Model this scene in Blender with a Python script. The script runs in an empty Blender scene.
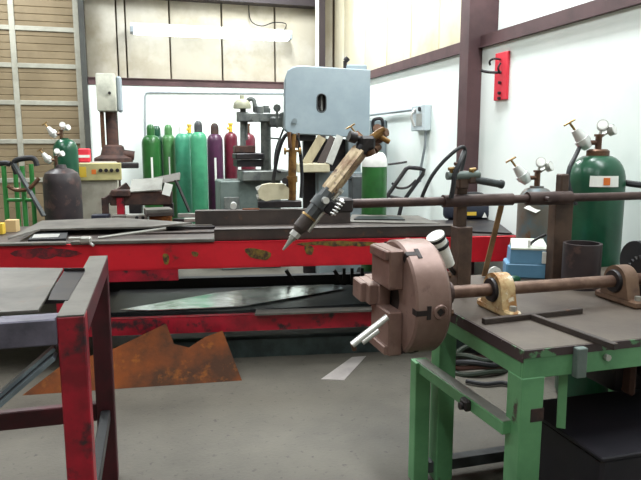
import bpy, bmesh, math, random
from mathutils import Vector, Matrix, Euler
random.seed(7)
PI = math.pi
scene = bpy.context.scene
COL = scene.collection

# ------------------------------------------------------------------ camera frame
F = 630.0; PITCH = math.atan(97 / F); YAW = math.radians(15.8); CH = 1.5
CA, SA = math.cos(YAW), math.sin(YAW)
def W(u, v, z): return Vector((u*CA + v*SA, -u*SA + v*CA, z))
def ray(px, py):
    a = (px - 320.5) / F; b = (240 - py) / F
    cp, sp = math.cos(PITCH), math.sin(PITCH)
    v = cp + b*sp; z = -sp + b*cp
    return W(a, v, z)
CAMP = Vector((0, 0, CH))
FWD = W(0, 1, 0)
def onplane(px, py, p0, n):
    d = ray(px, py); return CAMP + d * ((p0 - CAMP).dot(n) / d.dot(n))
def at(px, py, v): return onplane(px, py, W(0, v, 0), FWD)
def atz(px, py, z): return onplane(px, py, Vector((0, 0, z)), Vector((0, 0, 1)))
def aty(px, py, y): return onplane(px, py, Vector((0, y, 0)), Vector((0, 1, 0)))
def atx(px, py, x): return onplane(px, py, Vector((x, 0, 0)), Vector((1, 0, 0)))

# ------------------------------------------------------------------ materials
def lin(c):
    def f(x):
        x /= 255.0
        return x/12.92 if x <= 0.04045 else ((x+0.055)/1.055)**2.4
    return (f(c[0]), f(c[1]), f(c[2]), 1)
MATS = {}
def mat(name, c, rough=0.5, metal=0.0, c2=None, scale=6.0, lo=0.42, hi=0.62, c3=None, s3=18.0, lo3=0.56, hi3=0.66,
        bump=0.0, bscale=40.0, spec=0.5, emit=None, estr=0.0, stretch=(1, 1, 1), transmission=0.0):
    m = bpy.data.materials.new(name); m.use_nodes = True
    nt = m.node_tree; N = nt.nodes; L = nt.links
    b = N['Principled BSDF']
    b.inputs['Roughness'].default_value = rough; b.inputs['Metallic'].default_value = metal
    b.inputs['Specular IOR Level'].default_value = spec
    if transmission: b.inputs['Transmission Weight'].default_value = transmission
    tc = N.new('ShaderNodeTexCoord'); mp = N.new('ShaderNodeMapping')
    mp.inputs['Scale'].default_value = stretch
    L.new(tc.outputs['Object'], mp.inputs['Vector'])
    def mask(sc, lo, hi, det=6):
        n = N.new('ShaderNodeTexNoise'); n.inputs['Scale'].default_value = sc; n.inputs['Detail'].default_value = det
        n.inputs['Roughness'].default_value = 0.62
        L.new(mp.outputs['Vector'], n.inputs['Vector'])
        r = N.new('ShaderNodeMapRange'); r.inputs['From Min'].default_value = lo; r.inputs['From Max'].default_value = hi
        L.new(n.outputs['Fac'], r.inputs['Value']); return r.outputs['Result']
    def mixc(fac, A, B):
        x = N.new('ShaderNodeMix'); x.data_type = 'RGBA'
        L.new(fac, x.inputs[0])
        if isinstance(A, tuple): x.inputs[6].default_value = A
        else: L.new(A, x.inputs[6])
        if isinstance(B, tuple): x.inputs[7].default_value = B
        else: L.new(B, x.inputs[7])
        return x.outputs[2]
    col = lin(c)
    if c2 is not None: col = mixc(mask(scale, lo, hi), col, lin(c2))
    if c3 is not None: col = mixc(mask(s3, lo3, hi3), col, lin(c3))
    if isinstance(col, tuple): b.inputs['Base Color'].default_value = col
    else: L.new(col, b.inputs['Base Color'])
    if bump > 0:
        n = N.new('ShaderNodeTexNoise'); n.inputs['Scale'].default_value = bscale; n.inputs['Detail'].default_value = 5
        L.new(mp.outputs['Vector'], n.inputs['Vector'])
        bp = N.new('ShaderNodeBump'); bp.inputs['Strength'].default_value = bump; bp.inputs['Distance'].default_value = 0.01
        L.new(n.outputs['Fac'], bp.inputs['Height']); L.new(bp.outputs['Normal'], b.inputs['Normal'])
    if emit is not None:
        b.inputs['Emission Color'].default_value = lin(emit); b.inputs['Emission Strength'].default_value = estr
    MATS[name] = m; return m

M_floor = mat('concrete_floor', (94, 89, 80), 0.68, 0, (74, 70, 63), 1.1, .40, .66, (48, 45, 41), 26.0, .60, .74, bump=.25, bscale=60)
M_wall = mat('white_liner_panel', (240, 246, 243), 0.45, 0, (232, 241, 237), 1.5)
M_cream = mat('cream_insulation', (184, 177, 160), 0.75, 0, (154, 144, 124), 1.1, .44, .74, (208, 204, 194), .8, .5, .7, bump=.25, bscale=9)
M_creamr = mat('pale_insulation', (214, 206, 180), 0.7, 0, (176, 164, 132), 1.6, .44, .74, (228, 224, 208), .8, .5, .7, bump=.25, bscale=9)
M_cream_back = mat('insulation_backing', (104, 90, 72), 0.9)
M_ceil = mat('ceiling_panel', (196, 192, 184), 0.8, 0, (176, 172, 164), 2)
M_girt = mat('brown_purlin_steel', (86, 60, 62), 0.55, .1, (70, 48, 50), 3)
M_darkcol = mat('dark_brown_steel', (48, 38, 42), 0.55, .1, (38, 30, 34), 3)
M_door = mat('tan_door_panel', (126, 110, 84), 0.65, 0, (112, 97, 72), 2)
M_jamb = mat('dark_grey_jamb', (62, 64, 60), 0.6, 0, (50, 50, 48), 3)
M_stile = mat('grey_galvanised_stile', (160, 158, 146), 0.5, .1, (142, 140, 128), 5)
M_red = mat('red_beam_paint', (200, 22, 40), 0.42, 0, (176, 16, 34), 3.5, .42, .62, (92, 34, 30), 4.2, .63, .70, bump=.06)
M_red2 = mat('red_stand_paint', (170, 20, 44), 0.42, 0, (116, 16, 32), 5, .40, .66, (48, 30, 36), 9, .54, .64, bump=.06)
M_maroonp = mat('dark_maroon_red', (74, 12, 26), 0.5, 0, (46, 12, 20), 5, .4, .66)  # darker maroon for the stand's far leg, top rail and lower back rail
M_braceblue = mat('bare_bluish_angle', (124, 136, 144), 0.45, .3, (96, 106, 114), 7)
M_soot = mat('sooty_red', (84, 26, 34), 0.6, 0, (150, 20, 36), 14, .46, .6)
M_burn = mat('burnt_paint', (124, 100, 38), 0.7, .1, (60, 38, 28), 30, .4, .6)
M_steel = mat('mill_steel', (102, 98, 92), 0.55, .2, (76, 72, 68), 4, .4, .65, (96, 84, 74), 12, .6, .7, bump=.06)
M_steeld = mat('dark_mill_steel', (76, 66, 62), 0.5, .45, (60, 54, 52), 5, .4, .65, (104, 76, 60), 10, .62, .72, bump=.08)
M_steelb = mat('dark_sheet_steel', (62, 64, 66), 0.38, .6, (42, 44, 46), 3, .4, .65, bump=.05)
M_bluegrey = mat('blue_grey_plate', (70, 84, 84), 0.5, .3, (52, 62, 64), 7, .4, .62, bump=.05)
M_railblue = mat('bluish_worn_steel', (104, 100, 116), 0.5, .3, (74, 72, 84), 6)
M_shiny = mat('shiny_sheet_steel', (240, 242, 238), 0.2, .9, (190, 194, 190), 4, .44, .62, bump=.5, bscale=7)
M_rust = mat('orange_rust', (112, 54, 10), 0.75, .0, (58, 32, 14), 3, .38, .62, (134, 76, 16), 9, .56, .72, bump=.2, spec=.25)
M_chuck = mat('chuck_steel', (136, 110, 102), 0.42, .3, (112, 86, 78), 5, .38, .64, (86, 64, 58), 14, .6, .74, bump=.06)
M_chuckd = mat('chuck_slot', (44, 36, 36), 0.6, .4)
M_shaft = mat('worn_shaft_steel', (124, 98, 84), 0.4, .5, (96, 72, 62), 12, bump=.04)
M_pipe = mat('brown_pipe_steel', (76, 58, 54), 0.5, .4, (58, 42, 40), 9, bump=.06)
M_post = mat('brown_post_steel', (92, 72, 60), 0.6, .3, (66, 50, 44), 7, bump=.06)
M_green = mat('green_bench_paint', (98, 152, 106), 0.45, 0, (80, 132, 90), 4, .4, .64, (70, 58, 54), 9, .64, .70, bump=.06)
M_bench = mat('worn_bench_top', (98, 88, 78), 0.5, .25, (76, 66, 60), 2.5, .38, .64, (82, 70, 64), 8, .6, .74, bump=.05)
M_benchedge = mat('chipped_edge', (62, 48, 50), 0.55, .1, (84, 128, 90), 12, .56, .60, (150, 140, 136), 40, .66, .70)
M_bearing = mat('worn_bearing_paint', (186, 160, 118), 0.55, .2, (150, 106, 60), 14, .44, .58, (214, 204, 184), 22, .56, .66, bump=.15)
M_bearing2 = mat('brown_bearing', (118, 92, 74), 0.55, .3, (86, 64, 54), 12, bump=.12)
M_black = mat('black_rubber', (24, 24, 28), 0.6)
M_blackm = mat('black_metal', (34, 32, 36), 0.45, .4, (50, 44, 44), 8)
M_darkbox = mat('dark_blue_black_metal', (28, 26, 34), 0.55, .2, (36, 32, 40), 5)
M_cgreen = mat('cylinder_green', (38, 96, 42), 0.35, 0, (32, 82, 36), 6)
M_cgreen2 = mat('cylinder_light_green', (72, 124, 72), 0.35, 0, (62, 110, 62), 6)
M_teal = mat('cylinder_teal', (62, 142, 112), 0.4, 0, (54, 126, 98), 6)
M_teal2 = mat('cylinder_sea_green', (66, 148, 110), 0.4, 0, (56, 132, 98), 6)
M_dgreen = mat('cylinder_deep_green', (22, 78, 54), 0.3, 0, (18, 66, 46), 5)
M_purple = mat('cylinder_purple', (76, 36, 66), 0.35, 0, (62, 30, 56), 6)
M_maroon = mat('cylinder_maroon', (104, 32, 48), 0.35, 0, (86, 26, 40), 6)
M_dbrown = mat('cylinder_dark_brown', (52, 42, 44), 0.5, 0, (38, 32, 36), 6, c3=(84, 62, 58), s3=10)
M_cgrey = mat('cylinder_worn_grey', (110, 102, 94), 0.5, .2, (94, 108, 114), 4, .50, .60, (112, 80, 56), 9, .56, .66)
M_yellow = mat('yellow_paint', (214, 178, 60), 0.5)
M_white = mat('white_paint', (230, 230, 226), 0.5, 0, (212, 212, 206), 8)
M_chrome = mat('chrome_fitting', (220, 220, 218), 0.3, .6)
M_brass = mat('brass_fitting', (164, 134, 84), 0.35, .75, (124, 96, 62), 14)
M_brassd = mat('dull_brass', (140, 104, 58), 0.4, .7, (92, 66, 42), 14)
M_brownfit = mat('tarnished_fitting', (112, 82, 62), 0.4, .6, (80, 58, 48), 12)
M_saw = mat('blue_grey_machine_paint', (144, 157, 164), 0.4, 0, (134, 148, 156), 3, bump=.02)
M_saw2 = mat('grey_machine_paint', (124, 136, 140), 0.5, 0, (104, 114, 118), 4)
M_mach = mat('grey_green_machine', (104, 116, 112), 0.5, .1, (84, 96, 92), 5)
M_mill = mat('grey_mill_paint', (114, 118, 114), 0.5, .2, (80, 84, 84), 9)
M_dome = mat('drab_motor_paint', (150, 150, 128), 0.5, 0, (132, 132, 112), 6)
M_machd = mat('dark_machine_grey', (76, 80, 82), 0.5, .3, (58, 60, 62), 7)
M_beige = mat('beige_machine_paint', (196, 188, 160), 0.5, 0, (176, 166, 138), 5)
M_beige2 = mat('dusty_welder_grey', (160, 154, 142), 0.55, 0, (140, 134, 122), 5)
M_tan = mat('tan_bar', (168, 156, 126), 0.55, .2, (138, 126, 100), 7, stretch=(1, 1, .3))
M_wood = mat('weathered_wood', (148, 116, 80), 0.7, 0, (116, 88, 60), 10)
M_torch = mat('torch_tan_barrel', (186, 166, 134), 0.4, .25, (140, 112, 86), 16, .42, .6, (88, 68, 58), 26, .58, .68)
M_rustym = mat('rusty_dark_machine', (80, 54, 46), 0.7, .2, (46, 36, 36), 7)
M_cart = mat('cart_green', (46, 122, 56), 0.45)
M_blue = mat('toolbox_light_blue', (98, 148, 182), 0.45, 0, (86, 134, 168), 4)
M_lid = mat('toolbox_cream_lid', (206, 212, 200), 0.5, 0, (186, 190, 176), 9)
M_signred = mat('red_sign_paint', (214, 44, 62), 0.5)
M_orange = mat('orange_paint', (214, 110, 40), 0.5)
M_cable = mat('green_cable', (34, 44, 32), 0.6)
M_cablered = mat('red_cable', (72, 40, 32), 0.6)
M_card = mat('tan_cardboard', (196, 168, 122), 0.8)
M_box = mat('white_switch_box', (188, 188, 174), 0.5, 0, (160, 160, 148), 6)
M_swbox = mat('pale_switch_box', (182, 192, 196), 0.45, .05)
M_greybox = mat('grey_switch_box', (150, 160, 168), 0.5, .1)
M_conduit = mat('grey_conduit', (150, 158, 164), 0.45, .3)
M_tube = mat('lit_tube', (255, 255, 255), 0.4, 0, emit=(236, 246, 255), estr=6)
M_patch = mat('pale_floor_streak', (196, 188, 184), 0.4, .4, (176, 168, 166), 5)
M_label = mat('white_label', (232, 232, 226), 0.6)
M_pale = mat('pale_steel', (176, 176, 170), 0.35, .5, (150, 148, 142), 5)
M_panelrim = mat('welder_face', (182, 172, 122), 0.5, 0, (166, 158, 112), 6)
M_navy = mat('navy_case', (30, 36, 52), 0.5)
M_wheel = mat('tyre', (32, 30, 32), 0.7)

# ------------------------------------------------------------------ geometry collector
def frame(d):
    d = d.normalized(); a = Vector((0, 0, 1)) if abs(d.z) < .9 else Vector((1, 0, 0))
    x = a.cross(d).normalized(); y = d.cross(x); return x, y, d
class G:
    def __init__(s): s.bm = bmesh.new()
    def box(s, c, size, rot=None, bev=0.0, seg=1):
        c = Vector(c)
        r = bmesh.ops.create_cube(s.bm, size=1.0); vs = r['verts']
        m = Matrix.Diagonal((*size, 1))
        if rot is not None: m = (rot if isinstance(rot, Matrix) else Euler(rot).to_matrix()).to_4x4() @ m
        m = Matrix.Translation(c) @ m
        bmesh.ops.transform(s.bm, matrix=m, verts=vs)
        if bev > 0:
            es = list({e for v in vs for e in v.link_edges})
            bmesh.ops.bevel(s.bm, geom=es, offset=bev, segments=seg, affect='EDGES', profile=.5)
        return s
    def bar(s, p0, p1, w, h, up=(0, 0, 1), bev=0.0):
        p0, p1 = Vector(p0), Vector(p1); d = (p1 - p0); L = d.length; d.normalize()
        up = Vector(up); x = up.cross(d)
        if x.length < 1e-4: x = Vector((1, 0, 0)).cross(d)
        x.normalize(); y = d.cross(x)
        R = Matrix((x, y, d)).transposed()
        return s.box((p0+p1)/2, (w, h, L), R, bev)
    def cyl(s, p0, p1, r0, r1=None, n=20):
        p0, p1 = Vector(p0), Vector(p1); r1 = r0 if r1 is None else r1
        x, y, d = frame(p1 - p0)
        A = [s.bm.verts.new(p0 + (x*math.cos(t)+y*math.sin(t))*r0) for t in [2*PI*i/n for i in range(n)]]
        B = [s.bm.verts.new(p1 + (x*math.cos(t)+y*math.sin(t))*r1) for t in [2*PI*i/n for i in range(n)]]
        for i in range(n):
            j = (i+1) % n; s.bm.faces.new((A[i], A[j], B[j], B[i]))
        s.bm.faces.new(list(reversed(A))); s.bm.faces.new(B); return s
    def lathe(s, base, prof, axis=(0, 0, 1), n=32, close=True):
        base = Vector(base); x, y, d = frame(Vector(axis)); rings = []
        for r, z in prof:
            if r < 1e-6: rings.append([s.bm.verts.new(base + d*z)])
            else: rings.append([s.bm.verts.new(base + d*z + (x*math.cos(2*PI*i/n)+y*math.sin(2*PI*i/n))*r) for i in range(n)])
        for A, B in zip(rings[:-1], rings[1:]):
            for i in range(n):
                j = (i+1) % n
                if len(A) == 1 and len(B) == 1: continue
                if len(A) == 1: s.bm.faces.new((A[0], B[j], B[i]))
                elif len(B) == 1: s.bm.faces.new((A[i], A[j], B[0]))
                else: s.bm.faces.new((A[i], A[j], B[j], B[i]))
        if close:
            if len(rings[0]) > 1: s.bm.faces.new(list(reversed(rings[0])))
            if len(rings[-1]) > 1: s.bm.faces.new(rings[-1])
        return s
    def tube(s, pts, r, n=10, smooth=True, close=False):
        pts = [Vector(p) for p in pts]
        if smooth and len(pts) > 2:
            P = []
            for i in range(len(pts)-1):
                p0 = pts[max(i-1, 0)]; p1 = pts[i]; p2 = pts[i+1]; p3 = pts[min(i+2, len(pts)-1)]
                for k in range(6):
                    t = k/6
                    P.append(.5*((2*p1)+(p2-p0)*t+(2*p0-5*p1+4*p2-p3)*t*t+(3*p1-p0-3*p2+p3)*t**3))
            P.append(pts[-1]); pts = P
        rings = []; x = None
        for i, p in enumerate(pts):
            d = (pts[min(i+1, len(pts)-1)] - pts[max(i-1, 0)])
            if d.length < 1e-9: continue
            d.normalize()
            if x is None: x, y, _ = frame(d)
            else:
                x = (x - d*x.dot(d)).normalized(); y = d.cross(x)
            rings.append([s.bm.verts.new(p + (x*math.cos(2*PI*k/n)+y*math.sin(2*PI*k/n))*r) for k in range(n)])
        for A, B in zip(rings[:-1], rings[1:]):
            for i in range(n):
                j = (i+1) % n; s.bm.faces.new((A[i], A[j], B[j], B[i]))
        s.bm.faces.new(list(reversed(rings[0]))); s.bm.faces.new(rings[-1]); return s
    def prism(s, pts, d):
        pts = [Vector(p) for p in pts]; d = Vector(d)
        A = [s.bm.verts.new(p) for p in pts]; B = [s.bm.verts.new(p + d) for p in pts]; n = len(pts)
        s.bm.faces.new(list(reversed(A))); s.bm.faces.new(B)
        for i in range(n):
            j = (i+1) % n; s.bm.faces.new((A[i], A[j], B[j], B[i]))
        return s
    def ball(s, c, r, sc=(1, 1, 1), n=16):
        v = bmesh.ops.create_uvsphere(s.bm, u_segments=n, v_segments=max(8, n//2), radius=1.0)['verts']
        bmesh.ops.transform(s.bm, matrix=Matrix.Translation(Vector(c)) @ Matrix.Diagonal((r*sc[0], r*sc[1], r*sc[2], 1)), verts=v); return s

INV = {}
def obj(name, g, m, parent=None, label=None):
    me = bpy.data.meshes.new(name)
    if parent is not None: bmesh.ops.transform(g.bm, matrix=INV[parent.name], verts=g.bm.verts)
    bmesh.ops.recalc_face_normals(g.bm, faces=g.bm.faces)
    g.bm.to_mesh(me); g.bm.free()
    for p in me.polygons: p.use_smooth = True
    me.set_sharp_from_angle(angle=math.radians(32))
    me.materials.append(m)
    o = bpy.data.objects.new(name, me); COL.objects.link(o)
    if parent is not None:
        o.parent = parent; INV[o.name] = INV[parent.name]
    else: INV[o.name] = Matrix.Identity(4)
    if label: o['label'] = label
    return o
def thing(name, label, cat, loc, rz=0.0, group=None):
    o = bpy.data.objects.new(name, None); COL.objects.link(o); o.empty_display_size = .1
    o.location = loc; o.rotation_euler = (0, 0, rz)
    INV[o.name] = (Matrix.Translation(Vector(loc)) @ Matrix.Rotation(rz, 4, 'Z')).inverted()
    o['label'] = label; o['category'] = cat
    if group: o['group'] = group
    return o
def single(name, g, m, label, cat, group=None, loc=None):
    "a thing that is one mesh, origin at its base"
    if loc is None:
        vs = g.bm.verts; n = len(vs)
        loc = Vector((sum(v.co.x for v in vs)/n, sum(v.co.y for v in vs)/n, min(v.co.z for v in vs)))
    bmesh.ops.transform(g.bm, matrix=Matrix.Translation(-Vector(loc)), verts=g.bm.verts)
    o = obj(name, g, m); o.location = loc; INV[o.name] = Matrix.Translation(-Vector(loc))
    o['label'] = label; o['category'] = cat
    if group: o['group'] = group
    return o
def struct(name, g, m, parent=None):
    o = obj(name, g, m, parent)
    if parent is None: o['kind'] = 'structure'
    return o

# ------------------------------------------------------------------ the setting
XR, XU, YB, YU, XL, YF, ZC = 2.78, 3.0, 9.6, 9.84, -6.0, -3.0, 4.7
struct('floor', G().box(((XL+XU)/2, (YF+YU)/2, -.05), (XU-XL+.4, YU-YF+.4, .1)), M_floor)
struct('ceiling', G().box(((XL+XU)/2, (YF+YU)/2, ZC+.05), (XU-XL+.4, YU-YF+.4, .1)), M_ceil)
zg = aty(200, 83.5, YB).z                                   # girt height on the back wall
doorR = aty(80, 60, YB).x; doorL = doorR - 3.9
# back wall: lower white liner, upper insulation between seams
g = G().box(((doorR+.08+XR)/2, YB+.02, (zg-.05)/2), (XR-doorR-.08, .04, zg-.05))
g.box(((XL+doorL)/2, YB+.02, ZC/2), (doorL-XL, .04, ZC))
struct('wall_back', g, M_wall)
g = G(); seams = [doorR+.06, aty(117, 40, YU).x, aty(126, 40, YU).x, aty(170, 40, YU).x, aty(222, 40, YU).x, aty(275, 40, YU).x, XU]
for a, b in zip(seams[:-1], seams[1:]):
    g.box(((a+b)/2, YU+.05, (zg-.1+ZC)/2), (b-a-.020, .09, ZC-zg+.1), bev=.02, seg=2)
g.box(((doorR+doorL)/2, YU+.05, (4.1+ZC)/2), (doorR-doorL, .09, ZC-4.1))
struct('wall_back_upper', g, M_cream)
struct('wall_back_backing', G().box(((doorL+XU)/2, YU+.14, ZC/2), (XU-doorL+.3, .05, ZC)), M_cream_back)
struct('trim_1', G().box(((doorR+.09+XR)/2, YB+.1, zg), (XR-doorR-.09, .22, .105)).box(((doorR+.09+XR)/2, YB-.015, zg+.045), (XR-doorR-.09, .03, .012)), M_girt)
zt = aty(200, -5, YB).z
struct('trim_2', G().box(((doorR+.09+XR)/2, YB+.1, zt), (XR-doorR-.09, .22, .12)), M_darkcol)
xc = aty(322, 30, 9.5).x
struct('trim_3', G().box((xc+.0, 9.5, ZC/2), (.10, .012, ZC)).box((xc+.0, 9.68, ZC/2), (.10, .012, ZC)).box((xc+.03, 9.59, ZC/2), (.012, .18, ZC)), M_darkcol)
struct('trim_4', G().cyl((xc-.075, 9.5, 0), (xc-.075, 9.5, ZC), .028), M_white)
# tan sectional door with ribbed panels and grey stiles and rails
g = G(); hs = [0]
rows = [aty(40, y, YB+.1).z for y in (180, 141.5, 103, 66, 29, -8, -45)]
rows = [0.0] + [z for z in rows if 0.15 < z < 4.1] + [4.1]
for a, b in zip(rows[:-1], rows[1:]):
    n = 5; h = (b-a)/n
    for k in range(n):
        g.box(((doorL+doorR)/2, YB+.12, a+(k+.5)*h), (doorR-doorL, .05, h-.001), bev=.008)
door = struct('door_1', g, M_door)
for xx in (aty(10, 20, YB+.1).x+.02, doorR-.03, aty(10, 20, YB+.1).x-1.05, aty(10, 20, YB+.1).x-2.1, doorL+.06):
    obj('door_stile', G().box((xx, YB+.085, 2.05), (.075, .03, 4.1), bev=.006), M_stile, door)
for z in rows[1:-1]:
    obj('door_rail', G().box(((doorL+doorR)/2, YB+.09, z), (doorR-doorL, .03, .065), bev=.006), M_stile, door)
struct('trim_5', G().box((doorR+.05, YB+.03, ZC/2), (.07, .12, ZC)), M_jamb)
# right wall
zr = atx(371, 75, XR).z
struct('wall_right', G().box((XR+.02, (YF+YB)/2, (zr-.04)/2), (.04, YB-YF, zr-.04)), M_wall)
ycol = atx(479, 150, XR).y
g = G(); ys = [YU, atx(343, 40, XU).y, atx(364, 40, XU).y, atx(386, 40, XU).y, atx(410, 40, XU).y, atx(438, 30, XU).y, ycol+.1]
for a, b in zip(ys[:-1], ys[1:]):
    g.box((XU+.05, (a+b)/2, (zr+ZC)/2), (.09, abs(a-b)-.02, ZC-zr+.1), bev=.025, seg=2)
struct('wall_right_upper', g, M_creamr)
struct('wall_right_upper_near', G().box((XU-.04, (ycol+YF)/2, (zr+ZC)/2), (.09, ycol-YF, ZC-zr+.1)), M_wall)
struct('wall_right_backing', G().box((XU+.13, (YF+YU)/2, ZC/2), (.05, YU-YF+.2, ZC)), M_cream_back)
struct('trim_6', G().box((XR+.1, (YF+YB)/2, zr+.0), (.24, YB-YF, .10)).box((XR-.025, (YF+YB)/2, zr-.045), (.03, YB-YF, .012)), M_girt)
xf = 2.655
g = G().box((xf, ycol+.075, ZC/2), (.016, .15, ZC)).box((XU-.01, ycol+.075, ZC/2), (.016, .15, ZC)).box(((xf+XU)/2, ycol+.012, ZC/2), (XU-xf, .014, ZC))
struct('trim_7', g, M_girt)
struct('wall_left', G().box((XL-.05, (YF+YU)/2, ZC/2), (.1, YU-YF+.4, ZC)), M_cream)
struct('wall_front', G().box(((XL+XU)/2, YF-.05, ZC/2), (XU-XL+.4, .1, ZC)), M_cream)

# ------------------------------------------------------------------ wall fittings
YLt = 9.52
pL, pR = aty(130, 29, YLt), aty(292.5, 34, YLt)
zl = (pL.z+pR.z)/2
t = thing('wall_light', 'long white fluorescent strip light glowing high on the back wall', 'light', ((pL.x+pR.x)/2, YLt+.1, zl-.1))
obj('housing', G().box(((pL.x+pR.x)/2, YLt+.12, zl+.045), (pR.x-pL.x, .22, .06), bev=.01), M_white, t)
obj('tube', G().cyl((pL.x+.05, YLt+.04, zl-.028), (pR.x-.05, YLt+.04, zl-.028), .04).cyl((pL.x+.05, YLt+.15, zl-.028), (pR.x-.05, YLt+.15, zl-.028), .04), M_tube, t, 'two glowing white fluorescent tubes')
for x in (pL.x+.025, pR.x-.025):
    obj('end_cap', G().box((x, YLt+.1, zl-.02), (.05, .2, .08), bev=.008), M_greybox, t, 'dark grey end cap')
cp = [aty(x, y, YLt+.26) for x, y in ((249, -6), (249, 12), (252, 22), (262, 26), (274, 22.5), (286, 24))] + [Vector((pR.x-.1, YLt+.2, zl+.07))]
obj('cord', G().tube(cp, .008, 8), M_black, t)

# thin conduit running along the back wall
p = [aty(145, 205, YB-.015), aty(145, 96, YB-.015), aty(146, 93, YB-.015), aty(150, 92.5, YB-.015), aty(290, 93.5, YB-.015)]
p[0].z = .3
single('wall_conduit', G().tube(p, .011, 8, smooth=False), M_conduit, 'thin grey conduit bent along the white back wall behind the gas cylinders', 'conduit')

# grey switch box on the right wall
a, b = atx(418.5, 106, XR), atx(431, 131, XR)
zc_, hh = (atx(425, 105, XR).z+atx(425, 131, XR).z)/2, abs(atx(425, 105, XR).z-atx(425, 131, XR).z)
yc_, wy = (a.y+b.y)/2, abs(a.y-b.y)
t = thing('switch_box', 'grey electrical switch box with side lever on the right wall', 'switch box', (XR-.06, yc_, zc_-hh/2))
bx = obj('enclosure', G().box((XR-.04, yc_, zc_), (.08, wy, hh), bev=.008), M_swbox, t)
obj('lever', G().tube([(XR-.08, yc_+wy*.22, zc_-.08), (XR-.11, yc_+wy*.24, zc_+.02), (XR-.08, yc_+wy*.16, zc_+.09)], .016, 8), M_chrome, t)
obj('indicator', G().cyl((XR-.08, yc_-wy*.2, zc_+hh*.33), (XR-.095, yc_-wy*.2, zc_+hh*.33), .022), M_black, t)
obj('label_plate', G().box((XR-.081, yc_-wy*.15, zc_-.02), (.006, wy*.4, .12)), M_pale, t)
p1 = atx(371, 113, XR-.03); p1 = Vector((XR-.03, p1.y, zc_+hh*.36))
obj('conduit', G().tube([(XR-.03, yc_+wy/2-.01, zc_+hh*.36), (XR-.03, yc_+.6, zc_+hh*.36), (XR-.03, 9.3, zc_+hh*.36)], .016, 8, smooth=False), M_conduit, t)
q = [atx(x, y, XR-.03) for x, y in ((425.5, 133), (425, 145), (423, 157), (421, 168), (420, 182))]
q[0].z = zc_-hh/2+.01
obj('flexible_conduit', G().tube(q, .014, 8), M_conduit, t)

# red board on the right wall
zA, zB = atx(503.5, 52.5, XR).z, atx(503.5, 100, XR).z
yA, yB_ = atx(497, 76, XR).y, atx(509.5, 76, XR).y
yc_, zc_ = (yA+yB_)/2, (zA+zB)/2
t = thing('red_board', 'narrow red board with black hooks high on the white right wall', 'board', (XR-.012, yc_, zB))
obj('panel', G().box((XR-.012, yc_, zc_), (.024, abs(yA-yB_), zA-zB), bev=.004), M_signred, t)
hk = XR-.024
obj('hook', G().tube([(hk, yc_+.01, zc_+.13), (hk-.05, yc_+.02, zc_+.135), (hk-.07, yc_+.05, zc_+.12), (hk-.06, yc_+.06, zc_+.09)], .008, 8), M_blackm, t)
obj('hook', G().tube([(hk, yc_-.01, zc_+.03), (hk-.06, yc_+.02, zc_+.03), (hk-.12, yc_+.05, zc_+.04), (hk-.14, yc_+.06, zc_+.05)], .011, 8).tube([(hk-.01, yc_-.01, zc_+.10), (hk-.03, yc_-.012, zc_+.06), (hk-.01, yc_-.01, zc_+.02)], .008, 8), M_blackm, t)
for dz in (-.05, -.13, -.17):
    obj('bolt', G().cyl((hk, yc_-.008, zc_+dz), (hk-.02, yc_-.008, zc_+dz), .012, n=8), M_blackm, t)

# ------------------------------------------------------------------ gas cylinders
def cyl_profile(r, h, neck=.035):
    P = [(r*.9, 0), (r, .03), (r, h-r*1.05)]
    for k in range(1, 8):
        a = k/7*PI/2
        P.append((neck+(r-neck)*math.cos(a), h-r*1.05+r*.95*math.sin(a)))
    P.append((neck, h)); return P
def gas_cylinder(loc, r, h, m, label, cap=None, capm=None, group=None, tag=None, n=32):
    t = thing('gas_cylinder', label, 'gas cylinder', loc, 0, group)
    L = Vector(loc)
    obj('body', G().lathe(L, cyl_profile(r, h), n=n), m, t)
    if cap == 'cap':
        obj('valve_cap', G().lathe(L+Vector((0, 0, h-.02)), [(.055, 0), (.055, .09), (.05, .12), (.03, .15), (0, .155)], n=18), capm or m, t)
    elif cap == 'valve':
        v = obj('valve', G().cyl(L+Vector((0, 0, h-.01)), L+Vector((0, 0, h+.1)), .026).cyl(L+Vector((0, 0, h+.05)), L+Vector((-.05, -.04, h+.05)), .018), capm or M_brass, t)
        obj('handwheel', G().cyl(L+Vector((0, 0, h+.1)), L+Vector((0, 0, h+.125)), .036), capm or M_brass, v)
    if tag:
        w, hgt, z = tag
        # label lies on the curve of the body, towards the room
        gg = G(); pts = []; ac = math.atan2(-L.y, -L.x)
        for k in range(7):
            a = ac + (k/6-.5)*w/r
            pts.append((L.x+math.cos(a)*(r+.002), L.y+math.sin(a)*(r+.002)))
        for (x0, y0), (x1, y1) in zip(pts[:-1], pts[1:]):
            gg.prism([(x0, y0, z), (x1, y1, z), (x1, y1, z+hgt), (x0, y0, z+hgt)], Vector((L.x-(x0+x1)/2, L.y-(y0+y1)/2, 0)).normalized()*-.002)
        obj('paper_label', gg, M_label, t, 'white paper label')
    return t
def floorat(px, v, py=165):
    a = at(px, py, v); return Vector((a.x, a.y, 0))
VB = 9.0
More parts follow.
